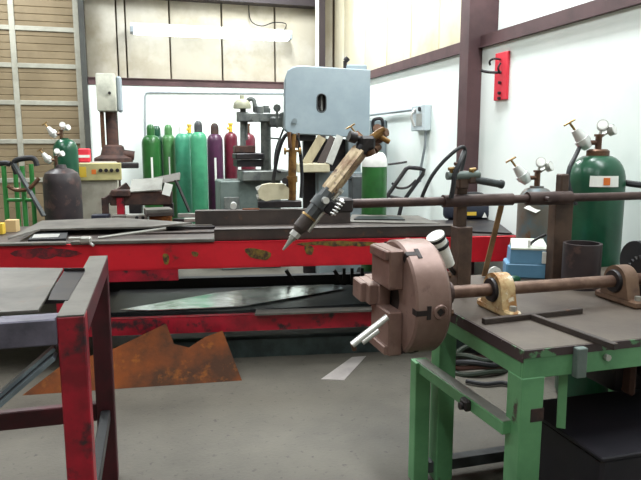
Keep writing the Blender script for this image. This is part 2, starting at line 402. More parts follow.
rowspec = [  # px centre, px half width, shoulder-top y, v, material, cap, capmat, label
 (152, 9, 134, 8.9, M_cgreen, 'cap', M_cgreen, 'dark green gas cylinder at the left end of the row by the back wall'),
 (169.5, 6.6, 134, 9.05, M_cgreen2, 'cap', M_cgreen2, 'light green gas cylinder between the dark green and teal ones in the back row'),
 (183.5, 7.6, 132.5, 8.9, M_teal, 'cap', M_white, 'teal gas cylinder with a whitish cap in the back row'),
 (199.3, 8, 131, 8.6, M_teal2, 'cap', M_machd, 'sea green gas cylinder with a dark cap beside the purple one'),
 (215.5, 7.6, 133, 8.9, M_purple, 'cap', M_rustym, 'purple gas cylinder with a brown cap beside the sea green one'),
 (231.3, 6.6, 132, 9.1, M_maroon, 'valve', M_yellow, 'maroon gas cylinder with a yellow valve in the back row'),
 (248.5, 7.2, 133, 8.9, M_maroon, 'valve', M_brownfit, 'maroon gas cylinder with a brown valve behind the milling head'),
]
GR = 'gas cylinders standing in a row along the back wall'
for px, hw, ys_, v, m, cap, cm, lab in rowspec:
    L = floorat(px, v); r = hw*v*1.01/F; z = at(px, ys_, v).z
    tg = None
    if px in (152,): tg = (.026, .30, z-.62)
    if px == 169.5: tg = (.018, .28, z-.60)
    if px == 215.5: tg = (.028, .32, z-.66)
    gas_cylinder(L, r, z, m, lab, cap, cm, GR, tg)
L = floorat(158, 9.22); gas_cylinder(L, .095, at(158, 135, 9.22).z, M_dgreen, 'deep green gas cylinder half hidden behind the left end of the back row', 'cap', M_dgreen, GR)
L = floorat(190.5, 9.3); gas_cylinder(L, .085, at(190, 133, 9.3).z, M_teal, 'gas cylinder with a yellow valve half hidden behind the two teal ones', 'valve', M_yellow, GR)

def regulator(t, base, s, side, m1=M_chrome, m2=M_chrome, stemm=M_brownfit, gm=M_white):
    "two stage regulator on a cylinder valve: stem, bonnet with T screw, gauges. side = unit vector across the view"
    up = Vector((0, 0, 1)); sd = Vector(side).normalized(); toC = Vector((-base.x, -base.y, 0)).normalized()
    B = Vector(base)
    vb = obj('valve', G().cyl(B-up*.02, B+up*.10*s, .021*s).cyl(B+up*.06*s, B+up*.06*s-sd*.09*s, .016*s).cyl(B+up*.10*s, B+up*.115*s, .03*s), stemm, t)
    c = B+up*.065*s-sd*.10*s
    ax = (-sd*.62+up*.78).normalized()
    rb = obj('regulator', G().cyl(c-ax*.05*s, c-ax*.01*s, .03*s, .045*s).cyl(c-ax*.01*s, c+ax*.025*s, .05*s).cyl(c+ax*.025*s, c+ax*.10*s, .04*s, .026*s), m1, t)
    obj('adjusting_screw', G().cyl(c+ax*.10*s, c+ax*.16*s, .008*s, n=10).cyl(c+ax*.16*s-sd*.035*s-up*.02*s, c+ax*.16*s+sd*.035*s+up*.02*s, .007*s, n=8), M_brass, rb)
    for k, (dx, dz) in enumerate(((.06, .10), (.0, .13))):
        gc = B+sd*(dx+.02)*s+up*(dz+.04)*s
        ga = (sd*.75+up*.25+toC*.6).normalized() if k == 0 else (toC*.9+up*.3).normalized()
        gp = obj('gauge', G().cyl(gc-ga*.015*s, gc+ga*.02*s, .036*s).cyl(gc, B+up*.09*s, .009*s, n=8), m2, t)
        obj('dial', G().cyl(gc+ga*.02*s, gc+ga*.022*s, .030*s), gm, gp)
    return c
SIDE = W(1, 0, 0)
# cylinders on the left behind the red table
L = floorat(66.5, 6.35); r = 11.5*6.4/F; z = at(66, 138, 6.35).z
t = gas_cylinder(L, r, z, M_dgreen, 'deep green gas cylinder with a chrome regulator in front of the tan roller door')
regulator(t, L+Vector((-.03, 0, z-.01)), .8, SIDE)
L = floorat(61, 5.75); r = 18*5.75/F; z = at(61, 168, 5.75).z
t = thing('gas_cylinder', 'squat dark brown gas cylinder with a chrome regulator behind the red table', 'gas cylinder', L)
obj('body', G().lathe(L, [(r*.92, 0), (r, .04), (r, z-.14), (r*.97, z-.09), (r*.86, z-.045), (r*.6, z-.015), (.05, z+.0), (.04, z+.03)], n=36), M_dbrown, t)
regulator(t, L+Vector((-.04, 0, z+.03)), .7, SIDE)

# mid green cylinder behind the table, its regulator half behind the torch
L = floorat(374.5, 5.75); r = 12.4*5.8/F; z = at(374, 150, 5.75).z
t = gas_cylinder(L, r, z, M_cgreen, 'bright green gas cylinder with a white shoulder behind the long brown pipe')
obj('shoulder_band', G().lathe(L, [(r*1.01, z-r*1.3)] + [(.037+(r*1.012-.037)*math.cos(k/7*PI/2), z-r*1.05+r*.965*math.sin(k/7*PI/2)) for k in range(6)], n=32, close=False), M_white, t, 'white painted shoulder')
regulator(t, L+Vector((0, 0, z)), 1.1, SIDE, M_brownfit, M_brownfit, M_brownfit, M_brownfit)

# ------------------------------------------------------------------ drill press by the roller door
V1 = 8.2
k1 = V1*1.0/F
L = floorat(107, V1)
t = thing('drill_press', 'drill press with a white head and dark rusty column beside the roller door', 'drill press', L)
zt_, zb_ = at(106, 75, V1).z, at(106, 112, V1).z
xm = L.x+3.5*k1
obj('head', G().box((xm+.0, L.y-.05, (zt_+zb_)/2), (18*k1, .4, zt_-zb_), bev=.02, seg=2), M_box, t, 'white box shaped head')
obj('belt_guard', G().box((xm+11.5*k1, L.y+.02, (zt_+zb_)/2-.01), (5*k1, .3, zt_-zb_-.02), bev=.02), M_greybox, t, 'grey side guard')
obj('knob', G().cyl((xm+.04, L.y-.25, zb_+.22), (xm+.04, L.y-.275, zb_+.22), .018), M_blackm, t)
zh = at(106, 148, V1).z
obj('column', G().cyl((xm+.04, L.y, .05), (xm+.04, L.y, zb_+.05), .075), M_rustym, t)
obj('rack', G().box((xm-.075, L.y-.03, (zb_+zh)/2), (.05, .05, zb_-zh), bev=.008), M_brownfit, t, 'reddish rack bar')
obj('collar', G().lathe((xm+.04, L.y, zh-.18), [(.24, 0), (.24, .05), (.16, .09), (.13, .2), (.1, .22)], n=24).cyl((xm+.04, L.y-.02, zh-.06), (xm+.30, L.y-.02, zh-.1), .06), M_rustym, t)
obj('work_table', G().box((xm+.1, L.y-.15, zh-.22), (.5, .45, .06), bev=.01), M_blackm, t)
obj('base', G().box((xm+.03, L.y-.1, .04), (.45, .6, .08), bev=.015), M_rustym, t)
# welding machine in front of it
V2 = 6.75; k2 = V2/F
c = floorat(98.5, V2)
zt_, zp_ = at(98, 163, V2).z, at(98, 180.5, V2).z
w2 = 43*k2
t = thing('welding_machine', 'dusty grey welding machine with a cream control panel beside the roller door', 'welding machine', c)
obj('case', G().box((c.x-.02, c.y+.33, zt_/2+.03), (w2*.86, .6, zt_-.06), bev=.02), M_beige2, t)
pn = obj('control_panel', G().box((c.x, c.y+.02, (zt_+zp_)/2), (w2, .06, zt_-zp_), bev=.008), M_panelrim, t, 'cream yellow control panel')
for dx, m in ((-.17, M_yellow), (-.05, M_orange)):
    obj('sticker', G().box((c.x+dx, c.y-.012, (zt_+zp_)/2), (.09 if m is M_yellow else .045, .004, .11 if m is M_yellow else .05)), m, pn)
for dx in (.02, .075, .13, .19):
    obj('knob', G().cyl((c.x+dx, c.y-.01, (zt_+zp_)/2+.015), (c.x+dx, c.y-.035, (zt_+zp_)/2+.015), .02), M_blackm, pn)
obj('foot', G().box((c.x-.02, c.y+.33, .03), (w2*.8, .5, .06)), M_blackm, t)
rb = at(85, 161, V2+.25); 
t = thing('tool_tray', 'small red tray with a white stripe on top of the welding machine', 'tray', (rb.x, rb.y, zt_))
hr = 14*k2
obj('body', G().box((rb.x, rb.y, zt_+hr/2), (11*k2, .2, hr), bev=.012), M_signred, t)
obj('stripe', G().box((rb.x, rb.y-.101, zt_+hr*.45), (11*k2, .004, hr*.2)), M_white, t)

# green cylinder cart at far left
V3 = 5.5; k3 = V3/F
def P3(px, py, dv=0.0): return at(px, py, V3+dv)
c = floorat(20, V3)
t = thing('cylinder_cart', 'green tube cylinder cart with black grips in front of the roller door', 'hand cart', c)
for px, y0, dv in ((5.5, 166, 0), (24, 166, 0), (33, 164, .25), (17, 168, .3)):
    a = P3(px-2, y0, dv); b = P3(px+2, 226, dv); b = Vector((b.x, b.y, .12 if dv == 0 else .3))
    obj('frame_tube', G().cyl(b, a, .02), M_cart, t)
obj('grip', G().tube([P3(17, 174), P3(14, 165), P3(17, 160), P3(30, 158), P3(35, 160), P3(37, 166)], .024, 10), M_black, t)
obj('grip', G().tube([P3(-4, 164), P3(5, 163), P3(10, 164)], .024, 10), M_black, t)
obj('diagonal_bar', G().bar(P3(14, 164, -.04), P3(44, 216, -.1), .04, .02), M_machd, t)
obj('hose', G().tube([P3(8, 186, -.05), P3(16, 190, -.06), P3(28, 189, -.06), P3(34, 184, -.05), P3(39, 178, -.03)], .018, 8), M_brownfit, t)
obj('cross_tube', G().cyl(P3(5, 200), P3(33, 200), .016), M_cart, t)
for px in (3, 30):
    wc = P3(px, 235, .1); wc.z = .13
    obj('wheel', G().cyl(wc+Vector((-.03, 0, 0)), wc+Vector((.03, 0, 0)), .13).cyl(wc+Vector((-.035, 0, 0)), wc+Vector((.035, 0, 0)), .04), M_wheel, t)
obj('toe_plate', G().box((c.x, c.y-.12, .06), (.34, .28, .012)), M_machd, t)

# ------------------------------------------------------------------ milling / radial machine behind the table
V4 = 7.6; k4 = V4/F
def P4(px, py, dv=0.0): return at(px, py, V4+dv)
c = floorat(250, V4)
t = thing('milling_machine', 'grey upright milling machine with a dome topped motor in front of the maroon cylinders', 'milling machine', c)
def mbox(x0, x1, y0, y1, d, dv=0, bev=.012):
    a, b = P4(x0, y0, dv), P4(x1, y1, dv); m_ = (a+b)/2
    return G().box(m_, ((b-a).length*0+abs(x1-x0)*k4, d, abs(a.z-b.z)), (0, 0, -YAW*0), bev)
zbt = P4(240, 180).z
obj('cabinet', G().box((c.x-.02, c.y+.1, zbt/2), (60*k4, .5, zbt), bev=.012), M_mach, t)
obj('cabinet_door', G().box((c.x-.25, c.y-.155, zbt*.45), (.18, .015, zbt*.75), bev=.005), M_mill, t)
g = mbox(240, 286, 170, 180, .45); obj('base_slab', g, M_mill, t)
a, b = P4(267, 172), P4(266, 108)
obj('column', G().cyl((a.x, a.y+.05, a.z), (a.x, a.y+.05, b.z), .062).cyl((a.x, a.y+.05, b.z), (a.x, a.y+.05, b.z+.03), .045), M_mill, t)
obj('arm', mbox(239, 284, 113, 122, .14).box(P4(259, 112, 0), (.1, .15, .16), None, .02).box(P4(277, 122, -.02), (.18, .2, .12), None, .02).cyl(P4(256, 118, -.09), P4(256, 118, -.14), .05), M_mill, t)
hd = P4(241.5, 108)
obj('motor', G().lathe((hd.x, hd.y-.05, hd.z-.01), [(.105, 0), (.105, .035), (.095, .07), (.065, .10), (.03, .11), (.025, .15), (0, .155)], n=24), M_dome, t, 'drab cream dome shaped motor')
obj('spindle', G().cyl(P4(243, 109), P4(243, 146), .035).cyl(P4(241, 122, -.02), P4(241, 112, -.02), .055).cyl(P4(246.5, 112), P4(246.5, 140), .016), M_mill, t)
obj('cable_loop', G().tube([P4(246, 103), P4(250, 99), P4(254, 101), P4(255, 112)], .026, 8), M_mill, t)
obj('work_block', mbox(234, 254, 145.5, 153, .18), M_rustym, t)
obj('cross_slide', mbox(234, 262, 153, 159, .3).box(P4(248, 163, .05), (26*k4, .3, .08)), M_blackm, t)
for px, py in ((277, 108), (283, 116)):
    obj('handwheel', G().cyl(P4(px, py, -.1), P4(px, py, -.13), .045).cyl(P4(px, py-2, -.12), P4(px, 128, -.12), .014), M_mill, t)
obj('lever', G().bar(P4(268, 138, -.1), P4(281, 139, -.1), .02, .02).bar(P4(280, 139, -.1), P4(277, 150, -.1), .018, .018), M_mill, t)
obj('hose', G().tube([P4(284, 128), P4(276, 150, -.1), P4(275, 168, -.2), P4(281, 172, -.22)], .012, 8), M_black, t)

# ------------------------------------------------------------------ band saw with the big grey housing
V5 = 6.9; k5 = V5/F
def P5(px, py, dv=0.0): return at(px, py, V5+dv)
c = floorat(332, V5+.2)
t = thing('band_saw', 'big blue grey band saw with a boxy upper wheel housing and oval window', 'band saw', c)
ex = W(1, .12, 0).normalized(); ed = Vector((-ex.y, ex.x, 0))
out = [(285.5, 92), (286, 78), (288.5, 71), (294, 67.5), (302, 66.5), (370, 70.5), (369, 137.5), (312, 134), (290, 133), (285.5, 129)]
base = P5(285, 100); n_ = -ed
pts = [onplane(x, y, base, ed) for x, y in out]
# housing with an oval opening: outer ring bridged to the oval, then extruded
ov = []
for k in range(24):
    a = 2*PI*k/24
    x = 321.5+4.6*math.cos(a); y = 103+5*math.sin(a) + (4.2 if math.sin(a) > 0 else -4.2 if math.sin(a) < 0 else 0)
    ov.append(onplane(x, y, base, ed))
def plate_with_hole(outer, hole, d):
    bm = bmesh.new()
    def ring(P): return [bm.verts.new(p) for p in P]
    A, H = ring(outer), ring(hole)
    es = [bm.edges.new((R[i], R[(i+1) % len(R)])) for R in (A, H) for i in range(len(R))]
    bmesh.ops.triangle_fill(bm, use_beauty=True, use_dissolve=False, edges=es)
    geo = bmesh.ops.extrude_face_region(bm, geom=list(bm.faces))
    vs = [e for e in geo['geom'] if isinstance(e, bmesh.types.BMVert)]
    bmesh.ops.translate(bm, verts=vs, vec=d)
    gg = G(); gg.bm.free(); gg.bm = bm; return gg
hs_ = obj('upper_housing', plate_with_hole(pts, ov, ed*.045), M_saw, t)
obj('housing_shell', G().prism([p+ed*.15 for p in pts], ed*.22), M_saw2, hs_)
rim = []
obj('housing_edge', G().tube([p+ed*.02 for p in pts]+[pts[0]+ed*.02], .012, 8, smooth=False), M_saw, hs_)
g = G()
for a, b in zip(pts, pts[1:]+pts[:1]): g.prism([a+ed*.03, b+ed*.03, b+ed*.2, a+ed*.2], Vector((0, 0, .004)))
obj('housing_side', g, M_saw, hs_)
g = G()
for k in range(24):
    a, b = ov[k], ov[(k+1) % 24]; g.prism([a, b, b-ed*.012, a-ed*.012], Vector((0, 0, .003)))
obj('window_rim', G().tube(ov+[ov[0]], .007, 8, smooth=False), M_machd, hs_, 'dark oval window rim')
wc = onplane(321.5, 103, base+ed*.1, ed)
obj('wheel', G().cyl(wc, wc+ed*.03, .09).cyl(wc-ed*.02, wc+ed*.02, .035), M_blackm, hs_)
obj('wheel_spoke', G().bar(wc+Vector((0, 0, .08))-ed*.01, wc-Vector((0, 0, .08))-ed*.01, .025, .02), M_pale, hs_)
bb = onplane(294.5, 121, base, ed)
obj('latch_knob', G().cyl(bb, bb-ed*.03, .028), M_saw2, hs_)
def b5(x0, x1, y0, y1, d, dv, z0=None):
    a, b = P5(x0, y0, dv), P5(x1, y1, dv)
    if z0 is not None: b.z = z0
    m_ = (a+b)/2
    return G().box(m_+ed*d/2, (abs(x1-x0)*(V5+dv)/F, d, a.z-b.z), Matrix((ex, ed, Vector((0, 0, 1)))).transposed(), .01)
obj('frame_column', b5(348, 361, 130, 200, .2, .12, 0.0), M_saw2, t)
obj('lower_housing', b5(318, 362, 172, 240, .3, .05, 0.0), M_saw2, t)
obj('saw_table', b5(297, 330, 163.5, 172.5, .4, -.15), M_beige, t, 'pale cream saw table')
obj('rear_casing', b5(303, 348, 139, 200, .1, .32, 0.0), M_blackm, t, 'dark casing behind the bars')
obj('blade_guide', b5(290, 316, 134, 141, .1, .1).box(P5(305, 150, .25), (.04, .04, .4)), M_black, t)
obj('motor_box', b5(347, 367, 64.5, 72, .2, .15), M_saw, t, 'pale blue motor box on top')
obj('tension_screw', G().cyl(P5(345, 70, .2), P5(345, 61, .2), .02).cyl(P5(345, 61, .2), P5(348, 58, .2), .03), M_blackm, t)
obj('rear_post', b5(370, 386, 120, 200, .12, .55, 0.0), M_saw2, t)
obj('coolant_pipe', G().tube([P5(374, 132, .4), P5(373, 122, .4), P5(376, 119, .4), P5(382, 120, .4), P5(383, 132, .4)], .02, 8), M_blackm, t)
obj('feed_lever', G().tube([P5(388, 164.5), P5(400, 163), P5(409, 161.5)], .011, 8).ball(P5(409.5, 161.3), .028), M_blackm, t)
obj('gear_box', b5(352, 363, 176, 200, .25, -.45).box(P5(354, 177, -.35), (.16, .12, .06), None, .015), M_machd, t)
# flat bars leaning against the saw housing
for nm, x0, y0, x1, y1, w, m, lab, dv in (
    ('steel_bar', 306, 164, 322, 137, 10, M_tan, 'broad tan flat bar leaning under the grey saw housing', -.1),
    ('steel_bar', 320, 164, 333, 137, 8, M_steeld, 'dark brown flat bar leaning between the tan and white edged bars', -.08),
    ('steel_bar', 329, 164, 340, 136, 8, M_pale, 'pale white edged flat bar leaning rightmost under the saw housing', -.12)):
    a, b = P5(x0, y0, dv), P5(x1, y1, dv+.06)
    single(nm, G().bar(a, b, w*k5*.9, .035, up=W(0, -1, 0), bev=.003), m, lab, 'metal bar', 'flat bars leaning under the saw housing')

# black hand truck by the right wall
V6 = 6.35
def P6(px, py, dv=0.0): return at(px, py, V6+dv)
c = floorat(398, V6)
t = thing('hand_truck', 'black tube hand truck with a loop handle leaning by the white right wall', 'hand cart', c)
b0, b1 = P6(366, 236, -.1), P6(384, 236, -.1)
b0.z = b1.z = .12
obj('frame', G().tube([b0, P6(386, 198), P6(406, 169), P6(409, 167.5), P6(420, 168.5), P6(424, 170), P6(423, 174), P6(402, 203), b1], .021, 10, smooth=False), M_blackm, t)
obj('brace', G().tube([P6(392, 183, .02), P6(398, 188, .02), P6(408, 187, .02), P6(416, 180, .02)], .012, 8), M_blackm, t)
obj('cross_bar', G().cyl(P6(388, 196), P6(405, 199), .014), M_blackm, t)
for q in (b0, b1):
    obj('wheel', G().cyl(q+Vector((-.025, .1, 0)), q+Vector((.025, .1, 0)), .12), M_wheel, t)
obj('toe_plate', G().box(((b0.x+b1.x)/2, (b0.y+b1.y)/2-.1, .03), (.3, .25, .012)), M_machd, t)

# ------------------------------------------------------------------ long red table (its own yaw)
ZT = .85
fl = atz(0, 246.5, ZT); fr = atz(519, 236.5, ZT)
e1 = (fr-fl); e1.z = 0; e1.normalize(); e2 = Vector((-e1.y, e1.x, 0)); UP = Vector((0, 0, 1))
RT = Matrix((e1, e2, UP)).transposed(); TYAW = math.atan2(e1.y, e1.x)
O = fr.copy(); O.z = 0
LT = (fr-fl).length+.55; DT = .98
def T(x, y, z): return O + e1*x + e2*y + UP*z          # x runs negative to the left
def tb(g, x0, x1, y0, y1, z0, z1, bev=.0):
    return g.box(T((x0+x1)/2, (y0+y1)/2, (z0+z1)/2), (abs(x1-x0), abs(y1-y0), abs(z1-z0)), RT, bev)
t = thing('cutting_table', 'long red steel cutting table with scrap on top across the middle of the shop', 'table', T(-LT/2, DT/2, 0), TYAW)
TABLE = t
hb = .175
beam = obj('front_beam', tb(tb(tb(G(), -LT, 0, 0, .012, ZT-hb, ZT), -LT, 0, 0, .07, ZT-.012, ZT), -LT, 0, 0, .07, ZT-hb, ZT-hb+.012), M_red, t)
# burnt spots on the front beam
for px, py, w, h in ((258, 254, .085, .042), (166, 259, .02, .045), (195, 254, .022, .02), (309, 250, .03, .04)):
    p = onplane(px, py, T(0, 0, 0), e2)
    g = G(); P = []
    for k in range(14):
        a = 2*PI*k/14; P.append(p + e1*w*math.cos(a)*(1+.15*math.sin(3*a)) + UP*(h*math.sin(a)*(1+.2*math.cos(2*a)) - .35*w*math.cos(a)*.6))
    g.prism(P, -e2*.003); obj('burn_mark', g, M_burn, beam, 'scorched oval paint mark')
for nm, px0, px1, ya, yb, m, lab in (('scorch_mark', 296, 384, 240.8, 247, M_burn, 'scorched strip along the top edge'), ('soot_mark', 10, 82, 247, 260, M_soot, 'dark soot smear')):
    rng = random.Random(px0); top = []; bot = []
    for k in range(15):
        f = k/14; px = px0+(px1-px0)*f
        yt = ya+.5+rng.random()*.8+(px0-px)*.014*0; e = math.sin(PI*f)**.5
        top.append(onplane(px, (ya+yb)/2-(yb-ya)/2*e*(.75+.25*rng.random()), T(0, 0, 0), e2)); bot.append(onplane(px, (ya+yb)/2+(yb-ya)/2*e*(.3+.7*rng.random())+.2, T(0, 0, 0), e2))
    for P in (top, bot):
        for q in P: q.z = min(q.z, ZT-.001)
    obj(nm, G().prism(top+bot[::-1], -e2*.002), m, beam, lab)
xl = (onplane(178, 270, T(0, 0, 0), e2)-O).dot(e1)
obj('gusset_plate', tb(G(), -LT, xl, .001, .02, ZT-hb-.075, ZT-hb), M_red2, t)
obj('rear_beam', tb(G(), -LT, 0, DT-.06, DT, ZT-hb, ZT), M_red2, t)
obj('end_beam', tb(G(), -.06, 0, .07, DT-.06, ZT-hb, ZT), M_red2, t)
for i in range(16):
    x = -LT+.1+i*(LT-.25)/15
    obj('slat', tb(G(), x-.05, x+.05, .0, DT-.06, ZT, ZT+.012) if False else tb(G(), x-.06, x+.06, .07, DT-.06, ZT-.014, ZT-.001), M_steeld, t)
obj('deck_plate', tb(G(), -LT, 0, .05, DT, ZT-.001, ZT+.003), M_steeld, t)
zlo0, zlo1 = .235, .345
obj('lower_beam', tb(tb(G(), -LT, 0, .0, .012, zlo0, zlo1), -LT, 0, 0, .06, zlo1-.012, zlo1), M_red2, t, 'red lower beam with its shade painted in as a duller red')  # shadow on this beam is put into the colour by the darker red
obj('lower_rear_beam', tb(G(), -LT, 0, DT-.08, DT, .26, .42), M_black, t)
obj('shelf', tb(G(), -LT, 0, .06, DT-.08, zlo1-.03, zlo1-.012), M_steelb, t)
for x in (-.42, -LT+.9, -LT+.1):
    for y in (.06, DT-.05):
        if x == -.42 and y < .5: x = -.5
        obj('leg', tb(G(), x-.04, x+.04, y-.03, y+.03, 0, ZT-.02), M_red2 if y < .5 else M_blackm, t)
for px in (286, 334):
    a = onplane(px, 270, T(0, DT-.1, 0), e2); b = onplane(px+9, 284, T(0, DT-.1, 0), e2)
    obj('brace', G().bar(a, b, .03, .03), M_blackm, t)
for px in (344, 352, 362):
    a = onplane(px, 268, T(0, DT-.1, 0), e2); b = onplane(px, 288, T(0, DT-.1, 0), e2)
    obj('brace', G().bar(a, b, .025, .025), M_blackm, t)

def tz(px, py, z): return atz(px, py, z)
ZD = ZT+.004
def slab(name, pix, z, th, m, label, cat='metal plate', group=None):
    pts = [tz(x, y, z) for x, y in pix]
    return single(name, G().prism([p-UP*th for p in pts], UP*th), m, label, cat, group)
SC = 'scrap steel lying on the red table'
# flat bars along the front edge
def bar_on(px0, px1, y_near, z, th, depth, name, m, label, cat='metal bar', shape='flat'):
    x0 = (onplane(px0, y_near, T(0, 0, 0), e2)-O).dot(e1); x1 = (onplane(px1, y_near, T(0, 0, 0), e2)-O).dot(e1)
    q = atz((px0+px1)/2, y_near, z); y = (q-O).dot(e2)
    q0 = atz(px0, y_near, z); x0 = (q0-O).dot(e1); x1 = (atz(px1, y_near, z)-O).dot(e1)
    g = G()
    if shape == 'flat': tb(g, x0, x1, y, y+depth, z, z+th, .003)
    else:  # channel with its open side up or web to the front
        tb(g, x0, x1, y, y+.008, z, z+th); tb(g, x0, x1, y, y+depth, z+th-.008, z+th); tb(g, x0, x1, y, y+depth, z, z+.008)
    return single(name, g, m, label, cat, SC)
bar_on(73, 214, 243.5, ZD, .022, .07, 'steel_bar', M_steel, 'pale flat bar lying along the front edge of the red table, left of the channel')
bar_on(-30, 64, 246, ZD, .018, .06, 'steel_bar', M_steel, 'grey flat bar at the left end of the front edge of the red table')
bar_on(215, 468, 238.5, ZD, .075, .11, 'steel_channel', M_steeld, 'long brown channel lying on the red table behind the torch tip', 'metal beam', 'c')
bar_on(196, 352, 224.5, ZD, .115, .12, 'steel_channel', M_steeld, 'taller brown channel carrying the burning machine, behind the long channel', 'metal beam', 'c')
bar_on(150, 215, 229.5, ZD, .02, .05, 'steel_bar', M_blackm, 'black flat bar lying at the left ends of the channels')
bar_on(120, 214, 234, ZD, .012, .05, 'steel_bar', M_steeld, 'dark flat bar just behind the pale front bar')
# scrap plates
slab('steel_plate', [(8, 238), (40, 229), (150, 226.5), (192, 222.5), (118, 217.5), (42, 220.5)], ZD+.05, .012, M_steel, 'large grey brown steel plate raised on blocks at left of the red table')
for px, py in ((52, 228), (120, 226)):
    p = tz(px, py, ZD); single('spacer_block', G().box(p+UP*.018+e2*.04, (.06, .06, .035), RT), M_blackm, 'small black block holding up the large plate, %s' % ('left one' if px < 90 else 'right one'), 'block', 'blocks under the large plate')
slab('steel_bar', [(28, 239.5), (66, 238.5), (68, 231), (36, 232)], ZD+.022, .02, M_black, 'short black bar under the front edge of the large plate', 'metal bar')
slab('steel_strip', [(32, 237.8), (58, 236.8), (60, 233.6), (34, 234.2)], ZD+.026, .003, M_chrome, 'bright white strip of polished steel on the short black bar', 'metal strip')
slab('steel_plate', [(348, 221.5), (440, 223.5), (418, 215.5), (352, 214.5)], ZD+.01, .008, M_steel, 'pale plate lying flat on the red table under the brown pipe')
slab('slotted_plate', [(354, 218.8), (405, 219.3), (400, 216.3), (358, 216)], ZD+.02, .008, M_steelb, 'small dark plate on top of the pale plate under the pipe')
slab('steel_sheet', [(440, 230), (512, 233), (492, 218), (450, 217)], ZD+.012, .01, M_blackm, 'black sheet at the right end of the red table')
# loose bars and offcuts in the clutter
bar_on(178, 214, 217.5, ZD+.0, .035, .05, 'steel_bar', M_pale, 'pale flat bar at the back of the red table below the sea green cylinder')
bar_on(173, 184, 222.5, ZD, .03, .04, 'steel_bar', M_blackm, 'short black bar between the stacked plates and the channels')
bar_on(168, 212, 226.5, ZD, .012, .03, 'steel_bar', M_steel, 'narrow grey bar at the left end of the taller channel')
a_, b_ = tz(98, 238, ZD+.02), tz(166, 228.5, ZD+.065)
single('steel_rod', G().cyl(a_, b_, .010, n=12), M_pale, 'thin pale rod lying slantwise in front of the large plate', 'metal rod', SC)
# small clamp lump at front
p = tz(86, 243, ZD+.02)
t = thing('toggle_clamp', 'small pale clamp resting at the left end of the front flat bar', 'clamp', (p.x, p.y, ZD))
obj('body', G().box(p+UP*.02, (.07, .05, .045), RT, .01).box(p-e1*.06+UP*.03, (.09, .025, .02), RT, .005), M_pale, t)
obj('screw', G().cyl(p+e1*.02+UP*.0, p+e1*.05-e2*.03-UP*.01, .009, n=10), M_chrome, t)
# tan carton at far left
p = tz(12, 232, ZD)
single('carton', G().prism([p-e1*.045, p+e1*.03, p+e1*.035+e2*.07, p-e1*.05+e2*.07], UP*.001+UP*.085), M_card, 'small tan carton at the left end of the red table', 'box')
p = tz(1, 234, ZD)
single('tin_box', G().box(p+UP*.04, (.05, .06, .08), RT, .004), M_yellow, 'yellowish tin at the very left of the red table', 'tin')
# small blocks behind the large plate
def block(px, py, w, h, d, m, label, name='steel_block', z=ZD, cat='block'):
    p = tz(px, py, z); return single(name, G().box(p+UP*h/2+e2*d/2, (w, d, h), RT, .004), m, label, cat, SC)
block(100, 221, .14, .05, .1, M_navy, 'dark navy block behind the large plate, nearest the brown cylinder')
block(119, 221, .12, .045, .1, M_steel, 'grey block between the navy and the white faced blocks')
tt = block(137, 222, .17, .06, .1, M_pale, 'pale box with dark dials between the grey block and rusty block', 'meter_box', cat='box')
q = tz(137, 222, ZD)
for dx in (.0, .05):
    obj('dial', G().cyl(q+e1*dx+UP*.035, q+e1*dx+UP*.035-e2*.006, .014), M_black, tt)
block(160, 223.5, .17, .06, .12, M_rust, 'rusty brown block below the stacked plates')
p = tz(160, 223.5, ZD)
for i, (m, lab) in enumerate(((M_steeld, 'lower dark plate stacked on the rusty block'), (M_steel, 'upper pale plate stacked on the rusty block'))):
    single('steel_plate', G().box(p+UP*(.06+.028*i+.0145)+e2*.08-e1*.02, (.21, .2, .027), Matrix.Rotation(.25, 3, 'Z') @ RT, .002), m, lab, 'metal plate', 'plates stacked on the rusty block')
block(196, 222, .2, .03, .06, M_pale, 'pale flat block in front of the teal cylinders')
block(249, 222.5-9, .14, .11, .08, M_rust, 'rusty upright block between the channels', z=ZD) if False else None
p = tz(251, 223, ZD); single('steel_block', G().box(p-e2*.042+UP*.062, (.135, .03, .124), RT, .003), M_rust, 'rusty upright block standing against the front of the taller channel', 'block', SC)
# shiny round end
zc2 = ZD+.116
p = tz(233.5, 209.5, zc2)
single('round_bar', G().cyl(p+UP*.026-e2*.0, p+UP*.026+e2*.12, .026), M_chrome, 'shiny round bar end on top of the taller channel', 'metal bar')

# dark jig / vise with plates at the back of the table
pj = tz(138, 218, ZD)
t = thing('welding_jig', 'dark rusty welding jig with pale sloping plates at the back of the red table', 'jig', (pj.x, pj.y, ZD), TYAW)
def J(x, y, z): return pj + e1*x + e2*y + UP*z
kj = (pj-CAMP).length/F
obj('frame', G().box(J(.03, .06, .17), (.52, .14, .12), RT, .01).box(J(-.13, .02, .22), (.16, .16, .06), RT, .01).bar(J(-.28, 0, .14), J(-.08, .06, .28), .06, .06), M_rustym, t)
obj('leg', G().box(J(-.27, 0, .09), (.05, .05, .18), RT), M_rustym, t)
obj('leg', G().box(J(-.14, 0, .09), (.06, .05, .18), RT), M_red2, t, 'red painted leg')
obj('leg', G().box(J(-.02, .04, .06), (.1, .1, .12), RT), M_blackm, t)
obj('leg', G().box(J(.26, .06, .06), (.08, .1, .12), RT), M_blackm, t)
RJ = RT @ Matrix.Rotation(math.radians(38), 3, 'X')
obj('top_plate', G().box(J(.08, .03, .285), (.27, .16, .012), RJ @ Matrix.Rotation(-.08, 3, 'Y')), M_pale, t, 'pale sloping top plate')
obj('ramp_plate', G().box(J(.22, .08, .325), (.30, .10, .014), RJ @ Matrix.Rotation(-.26, 3, 'Y')), M_steel, t)
obj('end_plate', G().bar(J(.33, .02, .33), J(.44, .02, .05), .14, .012), M_blackm, t)
